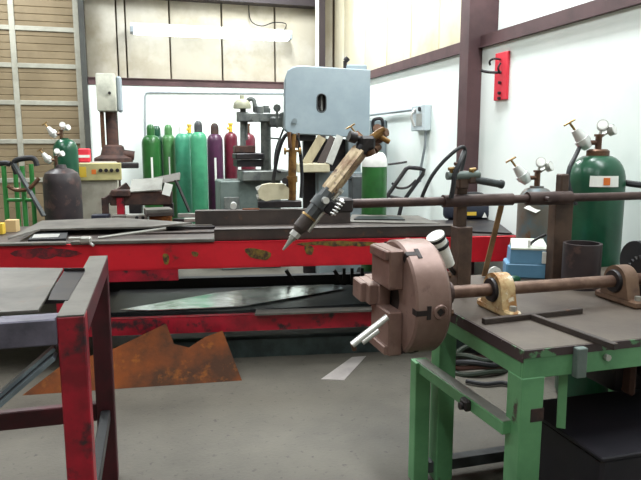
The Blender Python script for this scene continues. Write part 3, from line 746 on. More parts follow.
obj('white_tab', G().bar(J(.25, -.05, .2), J(.28, -.05, .3), .07, .006, up=(0, 1, 0)), M_label, t)

# burning machine with brass torch on the taller channel
pb = tz(276, 207.5, ZD+.116)
ZB = ZD+.116
t = thing('burning_machine', 'small beige motor carriage with a brass torch on the taller channel', 'burning machine', (pb.x, pb.y, ZB), TYAW)
kb = 5.4/F
def B(px, py, d=0.0): return onplane(px, py, pb+e2*d, e2)
obj('carriage', G().box(pb+UP*.03+e1*.03, (.36, .11, .055), RT, .006), M_blackm, t)
pr = [(258, 190), (262, 185), (270, 183.5), (284, 184), (291, 190), (290, 199), (272, 200), (266, 201.5), (259, 198)]
obj('motor_housing', G().prism([B(x, y, -.04) for x, y in pr], e2*.09), M_beige, t, 'beige motor housing')
obj('motor_cap', G().cyl(B(257, 191, .0), B(262, 189, .0), .035).cyl(B(257, 198, 0), B(263, 196, 0), .03), M_pale, t)
obj('torch_barrel', G().cyl(B(292, 200, -.02), B(292.5, 150, -.02), .034).cyl(B(292, 182, -.02), B(292, 176, -.02), .046).cyl(B(292, 150, -.02), B(294, 134, -.02), .026, .02), M_brassd, t)
for x in (286, 299):
    obj('valve_knob', G().cyl(B(292, 151, -.02), B(x, 151, -.02), .011, n=10).cyl(B(x, 151, -.02), B(x+(-2 if x < 292 else 2), 151, -.02), .03, n=12), M_brass, t)
obj('fitting', G().cyl(B(290, 148, -.04), B(289, 132, -.04), .016).cyl(B(296, 148, .02), B(298, 133, .02), .016), M_brownfit, t)
obj('rack_clamp', G().box(B(291, 186, .02), (.08, .1, .12), RT, .01).cyl(B(285, 181, -.05), B(285, 181, -.09), .025), M_blackm, t)
obj('hose', G().tube([B(292, 134, -.02), B(285, 136, 0), B(279, 150, .03), B(275, 170, .05), B(273, 186, .06), B(276, 195, .05)], .016, 8), M_black, t)
obj('hose', G().tube([B(296, 134, .0), B(299, 145, .03), B(301, 160, .05), B(302, 178, .06), B(301, 198, .05)], .015, 8), M_black, t)

# dark power tool in its case at the right end of the table
pc = tz(471, 219.5, ZD+.014)
t = thing('tool_case', 'dark navy tool case with a yellow mark at the right end of the red table', 'tool case', (pc.x, pc.y, ZD+.014), TYAW)
obj('shell', G().box(pc+UP*.07+e2*.05, (.44, .12, .14), RT, .04, 3), M_navy, t)
obj('handle', G().tube([pc-e1*.1+UP*.13+e2*.05, pc-e1*.05+UP*.2+e2*.05, pc+e1*.1+UP*.2+e2*.05, pc+e1*.15+UP*.13+e2*.05], .02, 8), M_black, t)
obj('yellow_mark', G().box(pc-e2*.012+UP*.05-e1*.0, (.08, .004, .03), RT), M_yellow, t)
q = pc-e2*.014+e1*.09+UP*.015
obj('triangle_mark', G().prism([q, q+e1*.045, q+e1*.022+UP*.045], e2*.003), M_label, t, 'white triangle mark')

# ------------------------------------------------------------------ sheets on the lower shelf, and steel on the floor
ZS = zlo1-.012+.002
slab('steel_sheet', [(108, 312.5), (222, 311), (340, 305), (440, 299), (440, 287), (340, 285), (120, 290)], ZS+.02, .018, M_steelb, 'dark steel sheet lying over the lower shelf of the red table')
slab('steel_sheet', [(120, 309.5), (150, 310), (240, 306), (306, 295), (346, 288), (330, 284.5), (276, 286), (215, 293)], ZS+.034, .006, M_shiny, 'shiny buckled steel sheet on top of the dark sheet on the lower shelf')
slab('angle_iron', [(255, 314), (400, 309), (400, 306), (256, 309.5)], ZS+.034, .012, M_steel, 'thin grey angle iron lying along the front of the lower shelf', 'metal bar')
# rusty notched plate leaning on the lower beam
b0 = atz(22, 395.5, 0); b1 = atz(242, 380.5, 0)
bl = (b1-b0).normalized(); tp = T(0, 0, zlo1); back = Vector((-bl.y, bl.x, 0))
depth_ = (onplane(166, 340, tp, e2)-b0).dot(back)-.004
tilt = (UP*zlo1+back*depth_*.98).normalized()
nrm = bl.cross(tilt).normalized()
pix = [(22, 395.5), (100, 390), (242, 380.5), (222.5, 330.5), (205, 337), (189, 347.5), (174, 344), (171, 336), (166, 323.5), (140, 336), (115, 348), (62, 365)]
pts = [onplane(x, y, b0, nrm) for x, y in pix]
single('notched_plate', G().prism(pts, -nrm*.008 if nrm.dot(back) < 0 else nrm*-.008), M_rust, 'orange rusty notched steel plate leaning on the lower beam of the red table', 'metal plate')
# long flat plate on the floor under the table
pf0, pf1 = T(-3.1, .22, 0), T(.0, .22, 0)
single('steel_channel', tb(G(), -2.75, -.2, .12, .135, 0, .14) if False else tb(tb(G(), -2.75, -.2, .14, .15, 0, .13), -2.75, -.2, .14, .22, .12, .13), M_bluegrey, 'long blue grey channel on the floor under the red table', 'metal beam')
# pale streak on the floor, drawn as a thin flat sheet
slab('floor_streak', [(321, 379), (344, 380), (366, 356), (352, 357)], .004, .003, M_patch, 'pale flat streak on the concrete floor below the chuck', 'metal offcut')

# ------------------------------------------------------------------ red stand in the left foreground
far = atz(110, 479, 0); far = Vector((far.x, far.y, 0))
zs = 1.018
# stand runs along the room's depth
near = Vector((far.x-.0, far.y-.87, 0))
topn = atz(72, 312, zs); near = Vector((topn.x, topn.y, 0))
wst = .075
t = thing('steel_stand', 'red square tube stand with worn paint in the left foreground', 'stand', (near.x-.4, (near.y+far.y)/2, 0))
dd = (far-near).normalized(); sx = Vector((dd.y, -dd.x, 0))
def S(a, b, z): return near + dd*a + sx*b + UP*z
LS = (far-near).length
RS = Matrix((sx, dd, UP)).transposed()
def sb(g, a0, a1, b0, b1, z0, z1, bev=.004): return g.box(S((a0+a1)/2, (b0+b1)/2, (z0+z1)/2), (abs(b1-b0), abs(a1-a0), abs(z1-z0)), RT if False else RS, bev)
h = wst/2
obj('leg', sb(G(), -h, h, -h, h, 0, zs-.003), M_red2, t)
obj('leg', sb(G(), LS-h, LS+h, -h, h, 0, zs-.006), M_maroonp, t, 'dark maroon leg')
obj('top_rail', sb(G(), h, LS+h, -h, h, zs-wst, zs-.002), M_maroonp, t, 'dark maroon top rail')
obj('rail_cap', sb(G(), -h+.001, LS+h-.001, -h+.001, h-.001, zs-.004, zs, 0), M_steel, t, 'bare grey metal worn along the top of the rail')
obj('front_rail', sb(G(), -h, h, -.9, -h, zs-wst-.01, zs-.008), M_railblue, t, 'bare bluish steel front rail')
obj('middle_rail', sb(G(), .42, .48, -.9, -h, zs-wst, zs-.008), M_blackm, t)
obj('lower_side_rail', sb(G(), h, LS-h, -.02, .02, .30, .345), M_steelb, t)
obj('lower_back_rail', sb(G(), LS-.02, LS+.02, -1.0, -h, .29, .37), M_maroonp, t)
obj('lower_front_rail', sb(G(), -.02, .02, -.9, -h, .29, .35), M_red2, t)
obj('leg', sb(G(), -h, h, -.9-h, -.9+h, 0, zs-.006), M_red2, t)
obj('leg', sb(G(), LS-h, LS+h, -1.0-h, -1.0+h, 0, zs-.2), M_red2, t)
br0 = S(-.02, -.05, zs-wst-.045)
obj('diagonal_brace', G().bar(br0, S(-.02, -.75, zs-.70), .012, .06, up=(0, 1, 0)).bar(br0+dd*.03+UP*.02, S(.01, -.75, zs-.68), .06, .01), M_braceblue, t, 'bare blue grey angle iron brace')
# grey plate lying on the stand
slab('steel_plate', [(-60, 312), (0, 312), (38, 310), (47, 296), (63, 268), (3, 267.5), (-60, 268)], zs+.0, .008, M_steel, 'bent edged grey steel plate lying across the red stand in the left foreground')
# short channel offcut beside the plate, on the rails
pts = [atz(x, y, zs+.002) for x, y in ((64, 271), (85, 271), (74, 289), (68, 300), (48, 300), (52, 290))]
single('steel_offcut', G().prism([p-UP*.01 for p in pts], UP*.01).prism([pts[0], pts[1], pts[1]+UP*.012, pts[0]+UP*.012], dd*-.006), M_blackm, 'short black offcut beside the grey plate on the red stand', 'metal offcut')

# ------------------------------------------------------------------ green bench with the shaft, right foreground
ZH = .82
bn = atz(524, 350, ZH)                      # near left corner of the top
BX0, BY0, BX1, BY1 = bn.x, bn.y, 2.62, 2.88
t = thing('workbench', 'green steel workbench with a worn bare top in the right foreground', 'workbench', ((BX0+BX1)/2, (BY0+BY1)/2, 0))
BENCH = t
def bb_(g, x0, x1, y0, y1, z0, z1, bev=.003): return g.box(((x0+x1)/2, (y0+y1)/2, (z0+z1)/2), (x1-x0, y1-y0, z1-z0), None, bev)
obj('top_plate', bb_(G(), BX0, BX1, BY0, BY1, ZH-.016, ZH), M_bench, t, 'worn bare steel top')
obj('edge_strip', bb_(bb_(G(), BX0-.004, BX0+.001, BY0, BY1, ZH-.045, ZH-.002, 0), BX0-.004, BX1, BY0-.004, BY0+.001, ZH-.030, ZH-.002, 0), M_benchedge, t, 'dark chipped paint edge')
obj('side_apron', bb_(G(), BX0, BX0+.012, BY0+.012, BY1, ZH-.105, ZH-.016), M_green, t)
obj('front_apron', bb_(G(), BX0, BX1, BY0, BY0+.012, ZH-.105, ZH-.016), M_green, t)
obj('back_apron', bb_(G(), BX0, BX1, BY1-.012, BY1, ZH-.10, ZH-.016), M_green, t)
obj('leg', bb_(G(), BX0-.003, BX0+.085, BY0-.003, BY0+.085, 0, ZH-.10), M_green, t)
yl = aty(443, 400, 2.42).x
obj('leg', bb_(G(), BX0+.01, BX0+.09, 2.38, 2.46, 0, ZH-.09), M_green, t)
obj('leg', bb_(G(), BX1-.1, BX1-.02, BY0+.02, BY0+.1, 0, ZH-.09), M_green, t)
obj('leg', bb_(G(), BX1-.1, BX1-.02, BY1-.1, BY1-.02, 0, ZH-.09), M_green, t)
# rusty plate on leg and bracket on the apron
obj('leg_patch', bb_(G(), BX0+.035, BX0+.089, BY0-.005, BY0+.05, .56, .61), M_rustym, t, 'rusty welded patch on the leg')
xb = aty(583, 360, BY0).x
obj('bracket', bb_(G(), xb-.045, xb-.005, BY0-.03, BY0+.0, ZH-.11, ZH-.005), M_mach, t)
xb2 = aty(606, 356, BY0).x
obj('bolt', G().cyl((xb2, BY0-.014, ZH-.055), (xb2, BY0, ZH-.055), .012, n=8), M_pale, t)
obj('inner_strut', G().cyl((BX0+.14, BY0+.12, .45), (BX0+.14, BY0+.12, ZH-.1), .02), M_rust, t, 'rusty brown inner strut')
obj('inner_strut', G().bar((BX0+.22, BY0+.08, ZH-.1), (BX0+.20, BY0+.05, .5), .03, .03), M_green, t)
# side rail frame at the left
zr_ = .56
rA = aty(421, 357, 2.43); rA.z = zr_
rB = Vector((BX0-.012, BY0+.05, zr_-.01))
obj('side_rail', G().bar(rA-UP*.025, rB-UP*.025, .05, .05, bev=.004), M_green, t)
obj('side_rail_top', G().bar(rA+UP*.0015, rB+UP*.0015, .046, .003), M_pale, t, 'paint worn down to pale metal on top')
obj('rail_post', bb_(G(), rA.x-.036, rA.x+.036, 2.40, 2.46, 0, zr_-.001), M_green, t)
hk_ = rA.lerp(rB, .66)
obj('rail_bolt', G().box(hk_+Vector((-.035, -.0, -.025)), (.03, .05, .045), None, .008).cyl(hk_+Vector((-.045, 0, -.03)), hk_+Vector((-.06, 0, -.03)), .014), M_blackm, t)
obj('foot_rail', G().bar((rA.x, 2.43, .06), (BX1-.06, 2.43, .06), .05, .05), M_machd, t)
# posts that carry the pipe
PY = 2.6
xp1, xp2 = aty(461, 250, PY+.02).x, aty(559, 240, PY+.05).x
zp1 = aty(461, 199, PY).z
zpt = aty(461, 171, PY).z
obj('post', bb_(bb_(G(), xp1-.036, xp1+.036, PY-.02, PY+.06, ZH, aty(461, 227, PY).z), xp1-.026, xp1+.026, PY+.022, PY+.06, ZH+.1, zpt), M_post, t, 'brown steel post')
obj('post', bb_(G(), xp2-.05, xp2+.05, PY+.02, PY+.08, ZH, aty(557, 178, PY).z-.1).box((xp2-.0, PY+.05, aty(557, 185, PY).z), (.045, .05, .1), None, .006), M_post, t, 'brown steel post')

# long pipe across, resting against the posts
z0, z1 = aty(345, 206, PY).z, aty(636, 194, PY).z
zpp = (z0+z1)/2; rp = .0205
xe = aty(338, 206, PY).x
t = thing('steel_pipe', 'long brown steel pipe held level by posts above the green bench', 'pipe', ((xe+2.6)/2, PY, zpp-rp))
obj('pipe', G().cyl((xe, PY, zpp), (2.62, PY, zpp), rp, n=24), M_pipe, t)
xc1, xc2 = aty(476, 200, PY).x, aty(542, 200, PY).x
obj('sleeve', G().cyl((aty(443, 200, PY).x, PY, zpp), (aty(512, 200, PY).x, PY, zpp), rp+.008, n=24), M_pipe, t)
obj('sleeve', G().cyl((aty(527, 200, PY).x, PY, zpp), (aty(570, 200, PY).x, PY, zpp), rp+.012, n=24).cyl((xc2, PY-.02, zpp), (xc2, PY-.06, zpp), .012, n=8), M_pipe, t)
cl = aty(337, 206, PY)
obj('clamp_block', G().box((xe+.01, PY-.03, zpp), (.07, .1, .06), None, .008), M_blackm, t)
# spring / thumb screw by the clamp
sp = []
a_, b_ = aty(331, 215, PY-.08), aty(342, 200, PY-.08)
for k in range(41):
    f = k/40; p = a_.lerp(b_, f); x, y, d = frame(b_-a_); sp.append(p + (x*math.cos(f*10*PI)+y*math.sin(f*10*PI))*.014)
obj('clamp_spring', G().tube(sp, .0045, 6, smooth=False).cyl(a_, b_, .007).cyl(b_, b_.lerp(aty(338, 208, PY-.03), .9), .008), M_chrome, t, 'bright coil spring')

# torch held at the pipe's end
TY = PY-.06
def C_(px, py, d=0.0): return aty(px, py, TY+d)
tipp = C_(283, 250); topp = C_(366, 143)
t = thing('cutting_torch', 'machine cutting torch with a tan barrel pointing down at the chuck', 'cutting torch', tipp)
ax = (topp-tipp).normalized(); LL = (topp-tipp).length
def X(f): return tipp + ax*LL*f
kx = (tipp-CAMP).length/F
obj('nozzle', G().cyl(X(0), X(.10), .004, .012, n=16).cyl(X(.10), X(.125), .016, n=6), M_pale, t, 'pale pointed nozzle')
obj('nozzle_nut', G().cyl(X(.125), X(.165), .023, n=6), M_chrome, t, 'bright hexagonal nut')
obj('torch_head', G().cyl(X(.165), X(.20), .021, .028).cyl(X(.20), X(.30), .031, n=24), M_steeld, t)
obj('band', G().cyl(X(.30), X(.315), .034), M_brass, t, 'brass band')
obj('lower_barrel', G().cyl(X(.315), X(.56), .030, n=8).cyl(X(.40), X(.48), .036), M_machd, t)
sv = Vector((ax.z, 0, -ax.x))
obj('side_tube', G().cyl(X(.22)+sv*.036, X(.62)+sv*.04, .009, n=10).cyl(X(.60)+sv*.0, X(.60)+sv*.05, .012, n=10), M_pale, t, 'thin bright side tube')
obj('pinion_box', G().box(X(.46)+sv*.045, (.05, .06, .06), Matrix((sv, Vector((0, 1, 0)), ax)).transposed(), .008), M_blackm, t)
obj('barrel', G().cyl(X(.545), X(.93), .037, n=4).cyl(X(.56), X(.90), .030, n=12), M_torch, t, 'worn tan square barrel')
kn = C_(333, 193, -.05)
obj('lock_screw', G().cyl(X(.47)-Vector((0, .025, 0)), X(.47)+Vector((0, -.06, 0)), .014), M_chrome, t)
obj('valve_body', G().cyl(X(.92), X(1.02), .03, .034, n=12).box(X(1.0)+Vector((-.0, 0, .0)), (.07, .06, .06), None, .012), M_blackm, t)
obj('valve_knob', G().cyl(C_(362, 140), C_(351, 136.5), .012).cyl(C_(356, 138), C_(349, 136), .024, n=12), M_blackm, t)
obj('valve_knob', G().cyl(C_(366, 146), C_(370, 152), .012).cyl(C_(369, 150), C_(371, 155), .024, n=12), M_brownfit, t)
obj('gas_fitting', G().cyl(C_(368, 141), C_(381, 132), .017).cyl(C_(377, 135), C_(389, 142), .011).cyl(C_(380, 131.5), C_(384, 129), .012), M_brassd, t, 'tarnished brass gas fitting')
obj('gas_fitting', G().cyl(C_(371, 144, .03), C_(381, 139, .03), .015).cyl(C_(374, 150, .02), C_(378, 146, .03), .02), M_brownfit, t)

# manifold on top of the left post, with the hose that arches away
MY = PY+.0
def Mn(px, py, d=0.0): return aty(px, py, MY+d)
zc_ = Mn(461, 176)
t = thing('hose_manifold', 'grey gas manifold with brass taps fixed on top of the left post', 'manifold', (xp1, MY, zc_.z-.05))
obj('body', G().cyl(Mn(447, 176, -.02), Mn(479, 174.5, -.02), .018), M_mach, t)
obj('outlet', G().cyl(Mn(474, 179.5, -.02), Mn(502, 184.5, -.02), .017).cyl(Mn(500, 184, -.02), Mn(502.5, 184.6, -.02), .02), M_machd, t)
obj('mount', G().box(Mn(462, 181, .0), (.05, .05, .07), None, .006).box(Mn(471, 179, -.01), (.04, .05, .04), None, .006), M_post, t)
for px, py, m in ((452, 169, M_brass), (473, 170, M_brass), (458, 164, M_brownfit)):
    obj('tap', G().cyl(Mn(px, 176, -.02), Mn(px-1, py, -.03), .009, n=10).cyl(Mn(px-3.5, py, -.03), Mn(px+2.5, py-.6, -.03), .008, n=8), m, t)
obj('hose', G().tube([Mn(460, 176, .02), Mn(464, 160, .03), Mn(465, 150, .02), Mn(462, 147, .01), Mn(455, 151, 0), Mn(443, 162, 0), Mn(432, 176, 0), Mn(424, 192, .01), Mn(421, 201, .022)], .0085, 10), M_black, t, 'black arching hose')
obj('hose', G().tube([Mn(464, 152, .02), Mn(460, 162, -.03), Mn(455, 174, -.04), Mn(453, 188, -.04), Mn(451, 198, -.035)], .012, 8), M_black, t)

# chuck on the shaft
SY = 2.2
pcx = aty(393, 296.5, SY); sz = pcx.z
RC = 56*(W(0, 1, 0).dot(pcx)+.1)/F
fx = pcx.x; bx_ = fx+.135
ctr = Vector((fx, SY, sz)); AX = Vector((1, 0, 0))
t = thing('lathe_chuck', 'large rusty brown four jaw chuck on the shaft at the bench end', 'chuck', (fx+.07, SY, sz-RC))
CHK = t
body = obj('body', G().lathe(ctr, [(.06, .004), (.062, 0), (RC-.008, 0), (RC, .008), (RC, .127), (RC-.01, .14), (.1, .14)], axis=AX, n=72), M_chuck, t)
obj('bore', G().cyl(ctr+AX*.002, ctr+AX*.05, .06), M_chuckd, t)
obj('back_plate', G().lathe(ctr+AX*.14, [(RC*.8, 0), (RC*.8, .02), (.075, .022), (.07, .06), (.045, .062), (.045, .10)], axis=AX, n=40), M_pipe, t)
def jaw_dir(deg): return Matrix.Rotation(math.radians(deg), 3, 'X')
for deg in (32, 93, 153, 213, 273, 333):
    R = jaw_dir(deg)
    def jb(g, x0, x1, r0, r1, w, bev=.004):
        c = ctr + Vector(((x0+x1)/2, 0, 0)) + R @ Vector((0, 0, (r0+r1)/2))
        return g.box(c, (x1-x0, w, r1-r0), R, bev)
    if deg == 273:
        g = jb(jb(jb(G(), -.05, 0, RC*.10, RC*.90, .085), -.085, -.04, RC*.16, RC*.80, .08), -.105, -.08, RC*.34, RC*.80, .078)
        obj('jaw', g, M_chuck, t, 'stepped jaw reaching out of the chuck face')
    # radial slot, open at the rim with a T shaped mouth, and the key socket on the rim
    obj('slot', jb(jb(jb(G(), -.001, .02, RC*.84, RC*.95, .022, 0), -.001, .046, RC*.9, RC+.0012, .020, 0), .040, .056, RC*.93, RC+.0016, .050, 0), M_chuckd, t)
    if deg in (93, 213, 333):
        rr = R @ Vector((0, 0, 1)); sc_ = ctr + AX*.092 + rr*RC
        s_ = obj('key_socket', G().lathe(sc_-rr*.02, [(.028, 0), (.028, .022), (.025, .026), (.016, .026), (.016, .018), (0, .018)], axis=rr, n=24), M_chuck, t)
        obj('square_recess', G().cyl(sc_-rr*.004, sc_+rr*.003, .0145, n=4), M_chuckd, s_)
for sgn, r0, r1 in ((1, .048, .196), (-1, .036, .205)):
    g = G().box(ctr+Vector((-.026, 0, sgn*(r0+r1)/2)), (.056, .19, r1-r0), None, .005)
    g.box(ctr+Vector((-.032, .0, sgn*(r1-.02))), (.07, .17, .036), None, .004)
    obj('jaw', g, M_chuck, t)
for k in range(6):
    a = 2*PI*k/6+.3; p = ctr+AX*.16+Vector((0, math.cos(a), math.sin(a)))*.14
    obj('bolt', G().cyl(p, p+AX*.025, .014, n=6), M_brownfit, t)
obj('shaft', G().cyl(ctr+AX*.2, (2.55, SY, sz), .026, n=28), M_shaft, t, 'long worn steel shaft')
# gear and drive at the right end of the shaft
xg = aty(636, 284, SY).x
g = G(); n = 26; P = []
for k in range(n*4):
    a = 2*PI*k/(n*4); r = .105 if (k % 4) in (0, 1) else .088; P.append(Vector((xg+.03, SY+.0+r*math.cos(a), sz+r*math.sin(a))))
obj('drive_gear', G().prism(P, AX*.05), M_blackm, t, 'black toothed drive gear')

def pillow(px, m, label):
    x = aty(px, 290, SY).x
    t = thing('pillow_block', label, 'bearing', (x, SY, ZH), 0, 'pillow block bearings under the shaft')
    hb_ = sz-ZH
    prof = []
    for k in range(13):
        a = PI*k/12; prof.append(Vector((x-.032, SY+.068*math.cos(a), sz+.068*math.sin(a))))
    prof = [Vector((x-.032, SY+.085, ZH+.03))]+prof+[Vector((x-.032, SY-.085, ZH+.03))]
    obj('housing', G().prism(prof, AX*.064), m, t)
    obj('foot', G().box((x, SY, ZH+.016), (.06, .25, .032), None, .008), m, t)
    obj('bearing_ring', G().lathe((x-.045, SY, sz), [(.03, 0), (.046, 0), (.05, .01), (.05, .08), (.046, .09), (.03, .09)], axis=AX, n=28), M_blackm, t, 'dark bearing insert')
    for s in (-1, 1):
        obj('bolt', G().cyl((x, SY+s*.105, ZH+.03), (x, SY+s*.105, ZH+.05), .014, n=6), M_pale, t)
    return t
pillow(499, M_bearing, 'worn yellowish pillow block bearing on the bench next to the chuck')
pillow(620, M_bearing2, 'brown pillow block bearing on the bench next to the black gear')
# black drive motor behind the gear
xm_ = xg+.0
t = thing('drive_motor', 'black drive motor at the right edge of the bench', 'motor', (2.36, SY+.22, ZH))
obj('body', G().cyl((2.27, SY+.26, ZH+.115), (2.57, SY+.26, ZH+.115), .1, n=28), M_black, t)
obj('foot', G().box((2.42, SY+.26, ZH+.012), (.2, .2, .024), None, .004), M_blackm, t)
# chuck key in the lower side of the chuck
k0 = aty(381, 322, SY-.10); k1_ = aty(352, 345, SY-.10)
t = thing('chuck_key', 'bright polished chuck key sticking out below the chuck jaw', 'chuck key', k1_)
dk = (k1_-k0).normalized()
off = aty(378, 330, SY-.10); of2 = aty(362, 342, SY-.10)
obj('shank', G().cyl(k0-dk*.03, k1_, .0125, n=16), M_chrome, t)
obj('handle', G().cyl(off, of2, .0125, n=16), M_chrome, t)
obj('cross_piece', G().cyl(k1_+dk*.004, aty(364, 338, SY-.10), .007, n=10).cyl(aty(353, 344, SY-.1), aty(354.5, 350, SY-.1), .009, n=12), M_brownfit, t)

# ------------------------------------------------------------------ things on the bench
# light blue box with a pale lid
q = aty(527, 282, PY+.12); cx, y0 = q.x, q.y
th_ = -math.radians(26)
t = thing('tool_box', 'light blue metal box with a cream lid behind the bench shaft', 'tool box', (cx, y0, ZH), th_)
qx = Vector((math.cos(th_), math.sin(th_), 0)); qy = Vector((-qx.y, qx.x, 0)); RQ = Matrix((qx, qy, UP)).transposed()
w = 44*3.0/F; zmid, ztp = aty(525, 264, y0).z, aty(525, 250.5, y0).z
def Q(a, b, z): return Vector((cx, y0, 0)) + qx*a*w + qy*b + UP*z
obj('body', G().box(Q(0, .08, (ZH+zmid)/2), (w, .16, zmid-ZH), RQ, .008), M_blue, t)
obj('upper_body', G().prism([Q(-.42, .004, zmid), Q(.48, .004, zmid), Q(.46, .012, ztp), Q(-.40, .012, ztp)], qy*.145), M_blue, t)
obj('lid', G().prism([Q(-.40, .008, ztp), Q(.46, .008, ztp), Q(.44, .155, ztp+.03), Q(-.34, .155, ztp+.03)], UP*.008).prism([Q(-.38, .145, ztp-.02), Q(.44, .145, ztp-.02), Q(.44, .145, ztp+.03), Q(-.34, .145, ztp+.03)], qy*.01), M_lid, t, 'cream lid')
obj('latch', G().box(Q(.38, -.004, (zmid+ztp)/2), (.028, .01, .06), RQ, .002), M_white, t)
obj('catch', G().box(Q(.02, .03, ztp+.03), (.014, .014, .035), RQ), M_white, t)
obj('handle', G().tube([Q(.06, .06, ztp+.02), Q(.2, .05, ztp+.05), Q(.42, .05, ztp+.075)], .007, 8), M_blackm, t)
# short section of dark pipe standing on the bench
q = atz(581, 284, ZH); rs = 18.6*2.95/F
cs = Vector((aty(581, 270, PY-.0).x, PY-.055, ZH)); 
cs = aty(581, 270, 2.49); cs.z = ZH; zt2 = at(581, 243, W(0, 1, 0).dot(cs)).z-ZH
single('pipe_section', G().lathe(cs, [(rs-.012, 0), (rs, 0), (rs, zt2), (rs-.012, zt2), (rs-.012, .004), (0, .004)], n=40, close=False), M_dbrown, 'short open section of dark pipe standing on the bench by the right post', 'pipe')
# pale disc, leaning bar
p = atz(494, 279, ZH); 
single('grinding_disc', G().lathe((p.x, p.y, ZH+.032), [(.010, 0), (.032, 0), (.032, .02), (.010, .02), (.010, 0)], axis=(-.25, -.95, .12), n=28, close=False), M_white, 'small whitish ring standing on the bench behind the yellowish bearing', 'disc')
p = atz(512, 283.5, ZH)
single('green_ball', G().ball((p.x, PY+.03, ZH+.022), .03, (1.2, .6, .72)), M_dgreen, 'small dark green lump in front of the light blue box', 'cloth')
a = atz(484, 277, ZH); b = aty(502, 203, PY+.04)
a = Vector((a.x-(a.y-2.86)*.4, 2.86, ZH)) if a.y > 2.86 else a
single('steel_strip', G().bar(a+UP*.006, b, .025, .010, up=W(0, -1, 0)), M_wood, 'thin brown strip leaning from the bench top against the long pipe', 'metal strip')
# pale roll with dark bands against the left post
a, b = aty(448, 262, PY-.05), aty(434.5, 234, PY-.075)
t = thing('rag_roll', 'white roll with dark bands tilted between the chuck and the left post', 'roll', a)
d = (b-a)
obj('roll', G().cyl(a-d*.1, a+d*.95, .026, .042, n=20), M_white, t)
for f in (.6, .85): obj('band', G().cyl(a+d*(f-.04), a+d*(f+.05), .0415, .0435, n=20), M_black, t, 'dark band')
obj('tip', G().tube([a-d*.08, a-d*.3+Vector((.01, .03, 0)), a-d*.5+Vector((.025, .05, 0))], .012, 8), M_blackm, t)
# two dark bars on the bench
single('steel_bar', G().bar(atz(483, 324, ZH)+UP*.011, atz(581, 313, ZH)+UP*.011, .022, .022, bev=.002), M_steeld, 'dark square bar lying along the bench parallel to the shaft', 'metal bar')
single('steel_bar', G().bar(atz(532.5, 319.5, ZH)+UP*.011, atz(616, 350, ZH)+UP*.011, .022, .022, bev=.002), M_steeld, 'dark square bar lying across the bench to its front edge', 'metal bar')

# ------------------------------------------------------------------ cylinders behind the bench
V7 = 3.62
L = floorat(597, V7); r = 27.3*3.6/F; z = at(597, 158, V7).z
t = thing('gas_cylinder', 'large deep green gas cylinder with a regulator behind the green bench', 'gas cylinder', L)
obj('body', G().lathe(L, cyl_profile(r, z+.03, .055), n=48), M_dgreen, t)
obj('neck_ring', G().lathe(L+UP*(z-.03), [(.062, 0), (.062, .07), (.05, .08), (.02, .08)], n=24), M_brownfit, t, 'rusty neck ring')
regulator(t, L+UP*(z+.035), .86, SIDE, M_chrome, M_pale, M_brownfit)
c7 = L+UP*(z+.075)-SIDE*.1
obj('hose', G().tube([c7, at(575, 157, V7-.05), at(569.5, 168, V7-.1), at(568, 180, V7-.12), at(571, 192, V7-.14), at(576, 205, V7-.16)], .012, 10), M_black, t, 'black hose')
ac = math.atan2(-L.y, -L.x)+.18; g = G(); zl_ = z-.13
def dome_r(zz):
    P = cyl_profile(r, z+.03, .055)
    for (r0, z0_), (r1, z1_) in zip(P[:-1], P[1:]):
        if z0_ <= zz <= z1_: return r0+(r1-r0)*(zz-z0_)/max(1e-6, z1_-z0_)
    return r
def sticker(ac, w, za, zb, m, nm, off):
    g = G()
    for k in range(8):
        a0 = ac+(k/8-.5)*w; a1 = ac+((k+1)/8-.5)*w
        ra, rb_ = dome_r(za)+off, dome_r(zb)+off
        qd = [Vector((L.x+math.cos(a)*rr, L.y+math.sin(a)*rr, zz)) for a, rr, zz in ((a0, ra, za), (a1, ra, za), (a1, rb_, zb), (a0, rb_, zb))]
        g.prism(qd, Vector((math.cos(a0), math.sin(a0), .3))*.002)
    return obj(nm, g, m, t, None)
sticker(ac+.12, 1.0, z-.155, z-.095, M_label, 'shoulder_label', .003)['label'] = 'white label on the shoulder'
sticker(ac+.17, .22, z-.145, z-.105, M_orange, 'hazard_mark', .006)
obj('side_hose', G().tube([at(622, 182, V7), at(632, 184, V7-.05), at(650, 186, V7-.1)], .018, 8), M_black, t)
V8 = 4.15
L8 = floorat(538, V8); r8 = 18*4.1/F; z8 = at(537, 186, V8).z
t = thing('gas_cylinder', 'small worn grey gas cylinder with a regulator between the two bench posts', 'gas cylinder', L8)
obj('body', G().lathe(L8, cyl_profile(r8, z8, .045), n=36), M_cgrey, t)
regulator(t, L8+UP*(z8), .9, SIDE, M_chrome, M_pale, M_brownfit)
g = G(); acx = math.atan2(-L8.y, -L8.x)
obj('shoulder_label', G().prism([at(524, 208, V8-r8-.0), at(536, 213, V8-r8-.01), at(541, 210, V8-r8-.0), at(530, 204.5, V8-r8+.03)], (0, .004, 0)), M_label, t, 'white label')

# ------------------------------------------------------------------ under the bench
# dark metal box in the foreground
xk = aty(557, 440, BY0+.1).x
t = thing('metal_box', 'dark blue black metal box on the floor under the front of the bench', 'box', (xk+.32, BY0+.1, 0))
obj('body', G().box((xk+.34, BY0+.13, .22), (.62, .46, .44), None, .012), M_darkbox, t)
obj('lid', G().box((xk+.34, BY0+.13, .447), (.64, .48, .016), None, .004), M_darkbox, t)
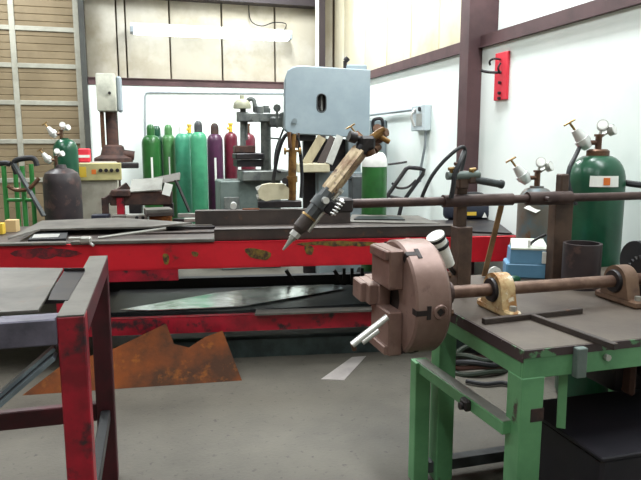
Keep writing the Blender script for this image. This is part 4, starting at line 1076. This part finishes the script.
# dark gearbox hanging under the top
t = thing('gear_box', 'dark ribbed gearbox hanging under the right half of the bench', 'gearbox', (2.0, BY0+.3, .5))
obj('case', G().box((2.1, BY0+.42, .63), (.62, .36, .26), None, .03, 2), M_blackm, t)
obj('shaft_boss', G().cyl((1.80, BY0+.42, .63), (1.70, BY0+.42, .63), .085, .06).cyl((1.95, BY0+.24, .62), (1.95, BY0+.16, .62), .07), M_blackm, t)
for k in range(5):
    obj('rib', G().box((1.84+k*.10, BY0+.225, .60), (.03, .07, .19+.03*(k % 2)), (0, 0, 0), .012), M_rustym, t)
# coil of cables on the floor beyond the bench
pc = atz(478, 369, 0)
t = thing('cable_coil', 'loose coil of dark red and green cables on the floor beyond the bench', 'cable', (pc.x, pc.y, 0))
for k, (rr, m, z) in enumerate(((.20, M_cable, .02), (.17, M_cablered, .05), (.18, M_black, .08), (.15, M_cable, .11))):
    P = [(pc.x+rr*math.cos(a)*(1+.05*math.sin(2*a+k)), pc.y+rr*.75*math.sin(a), z+.012*math.sin(3*a+k)) for a in [2*PI*i/20 for i in range(21)]]
    obj('cable_loop', G().tube(P, .018, 8), m, t)
tl = [atz(466, 381, .02), atz(485, 384, .02), atz(505, 383, .02), atz(520, 392, .02), atz(552, 415, .02)]
obj('cable_tail', G().tube(tl, .014, 8), M_black, t)

# ------------------------------------------------------------------ light
def area(name, loc, sx, sy, power, rot=(0, 0, 0), col=(1, .98, .95)):
    l = bpy.data.lights.new(name, 'AREA'); l.shape = 'RECTANGLE'; l.size = sx; l.size_y = sy; l.energy = power; l.color = col
    o = bpy.data.objects.new(name, l); o.location = loc; o.rotation_euler = rot; COL.objects.link(o); return o
for x, y, p in ((-2.0, 8.0, 170), (1.7, 7.6, 220), (2.2, 4.6, 170), (-2.2, 4.6, 100), (-1.4, 1.6, 65), (2.2, 1.8, 90), (-.4, -1.4, 65)):
    area('ceiling_lamp', (x, y, 4.45), .35, 2.0, p, (0, 0, 0), (.94, .99, 1.0))
w = bpy.data.worlds.new('World'); scene.world = w; w.use_nodes = True
w.node_tree.nodes['Background'].inputs[0].default_value = (.8, .9, 1, 1); w.node_tree.nodes['Background'].inputs[1].default_value = .3

# ------------------------------------------------------------------ camera
cam = bpy.data.cameras.new('Camera'); cam.sensor_width = 36; cam.lens = 36*F/641; cam.clip_start = .05
co = bpy.data.objects.new('Camera', cam); COL.objects.link(co)
co.location = CAMP; co.rotation_euler = (PI/2-PITCH, 0, -YAW)
scene.camera = co
vs = scene.view_settings; vs.view_transform = 'Standard'; vs.look = 'None'; vs.gamma = 1; vs.use_curve_mapping = False; vs.exposure = 0.12
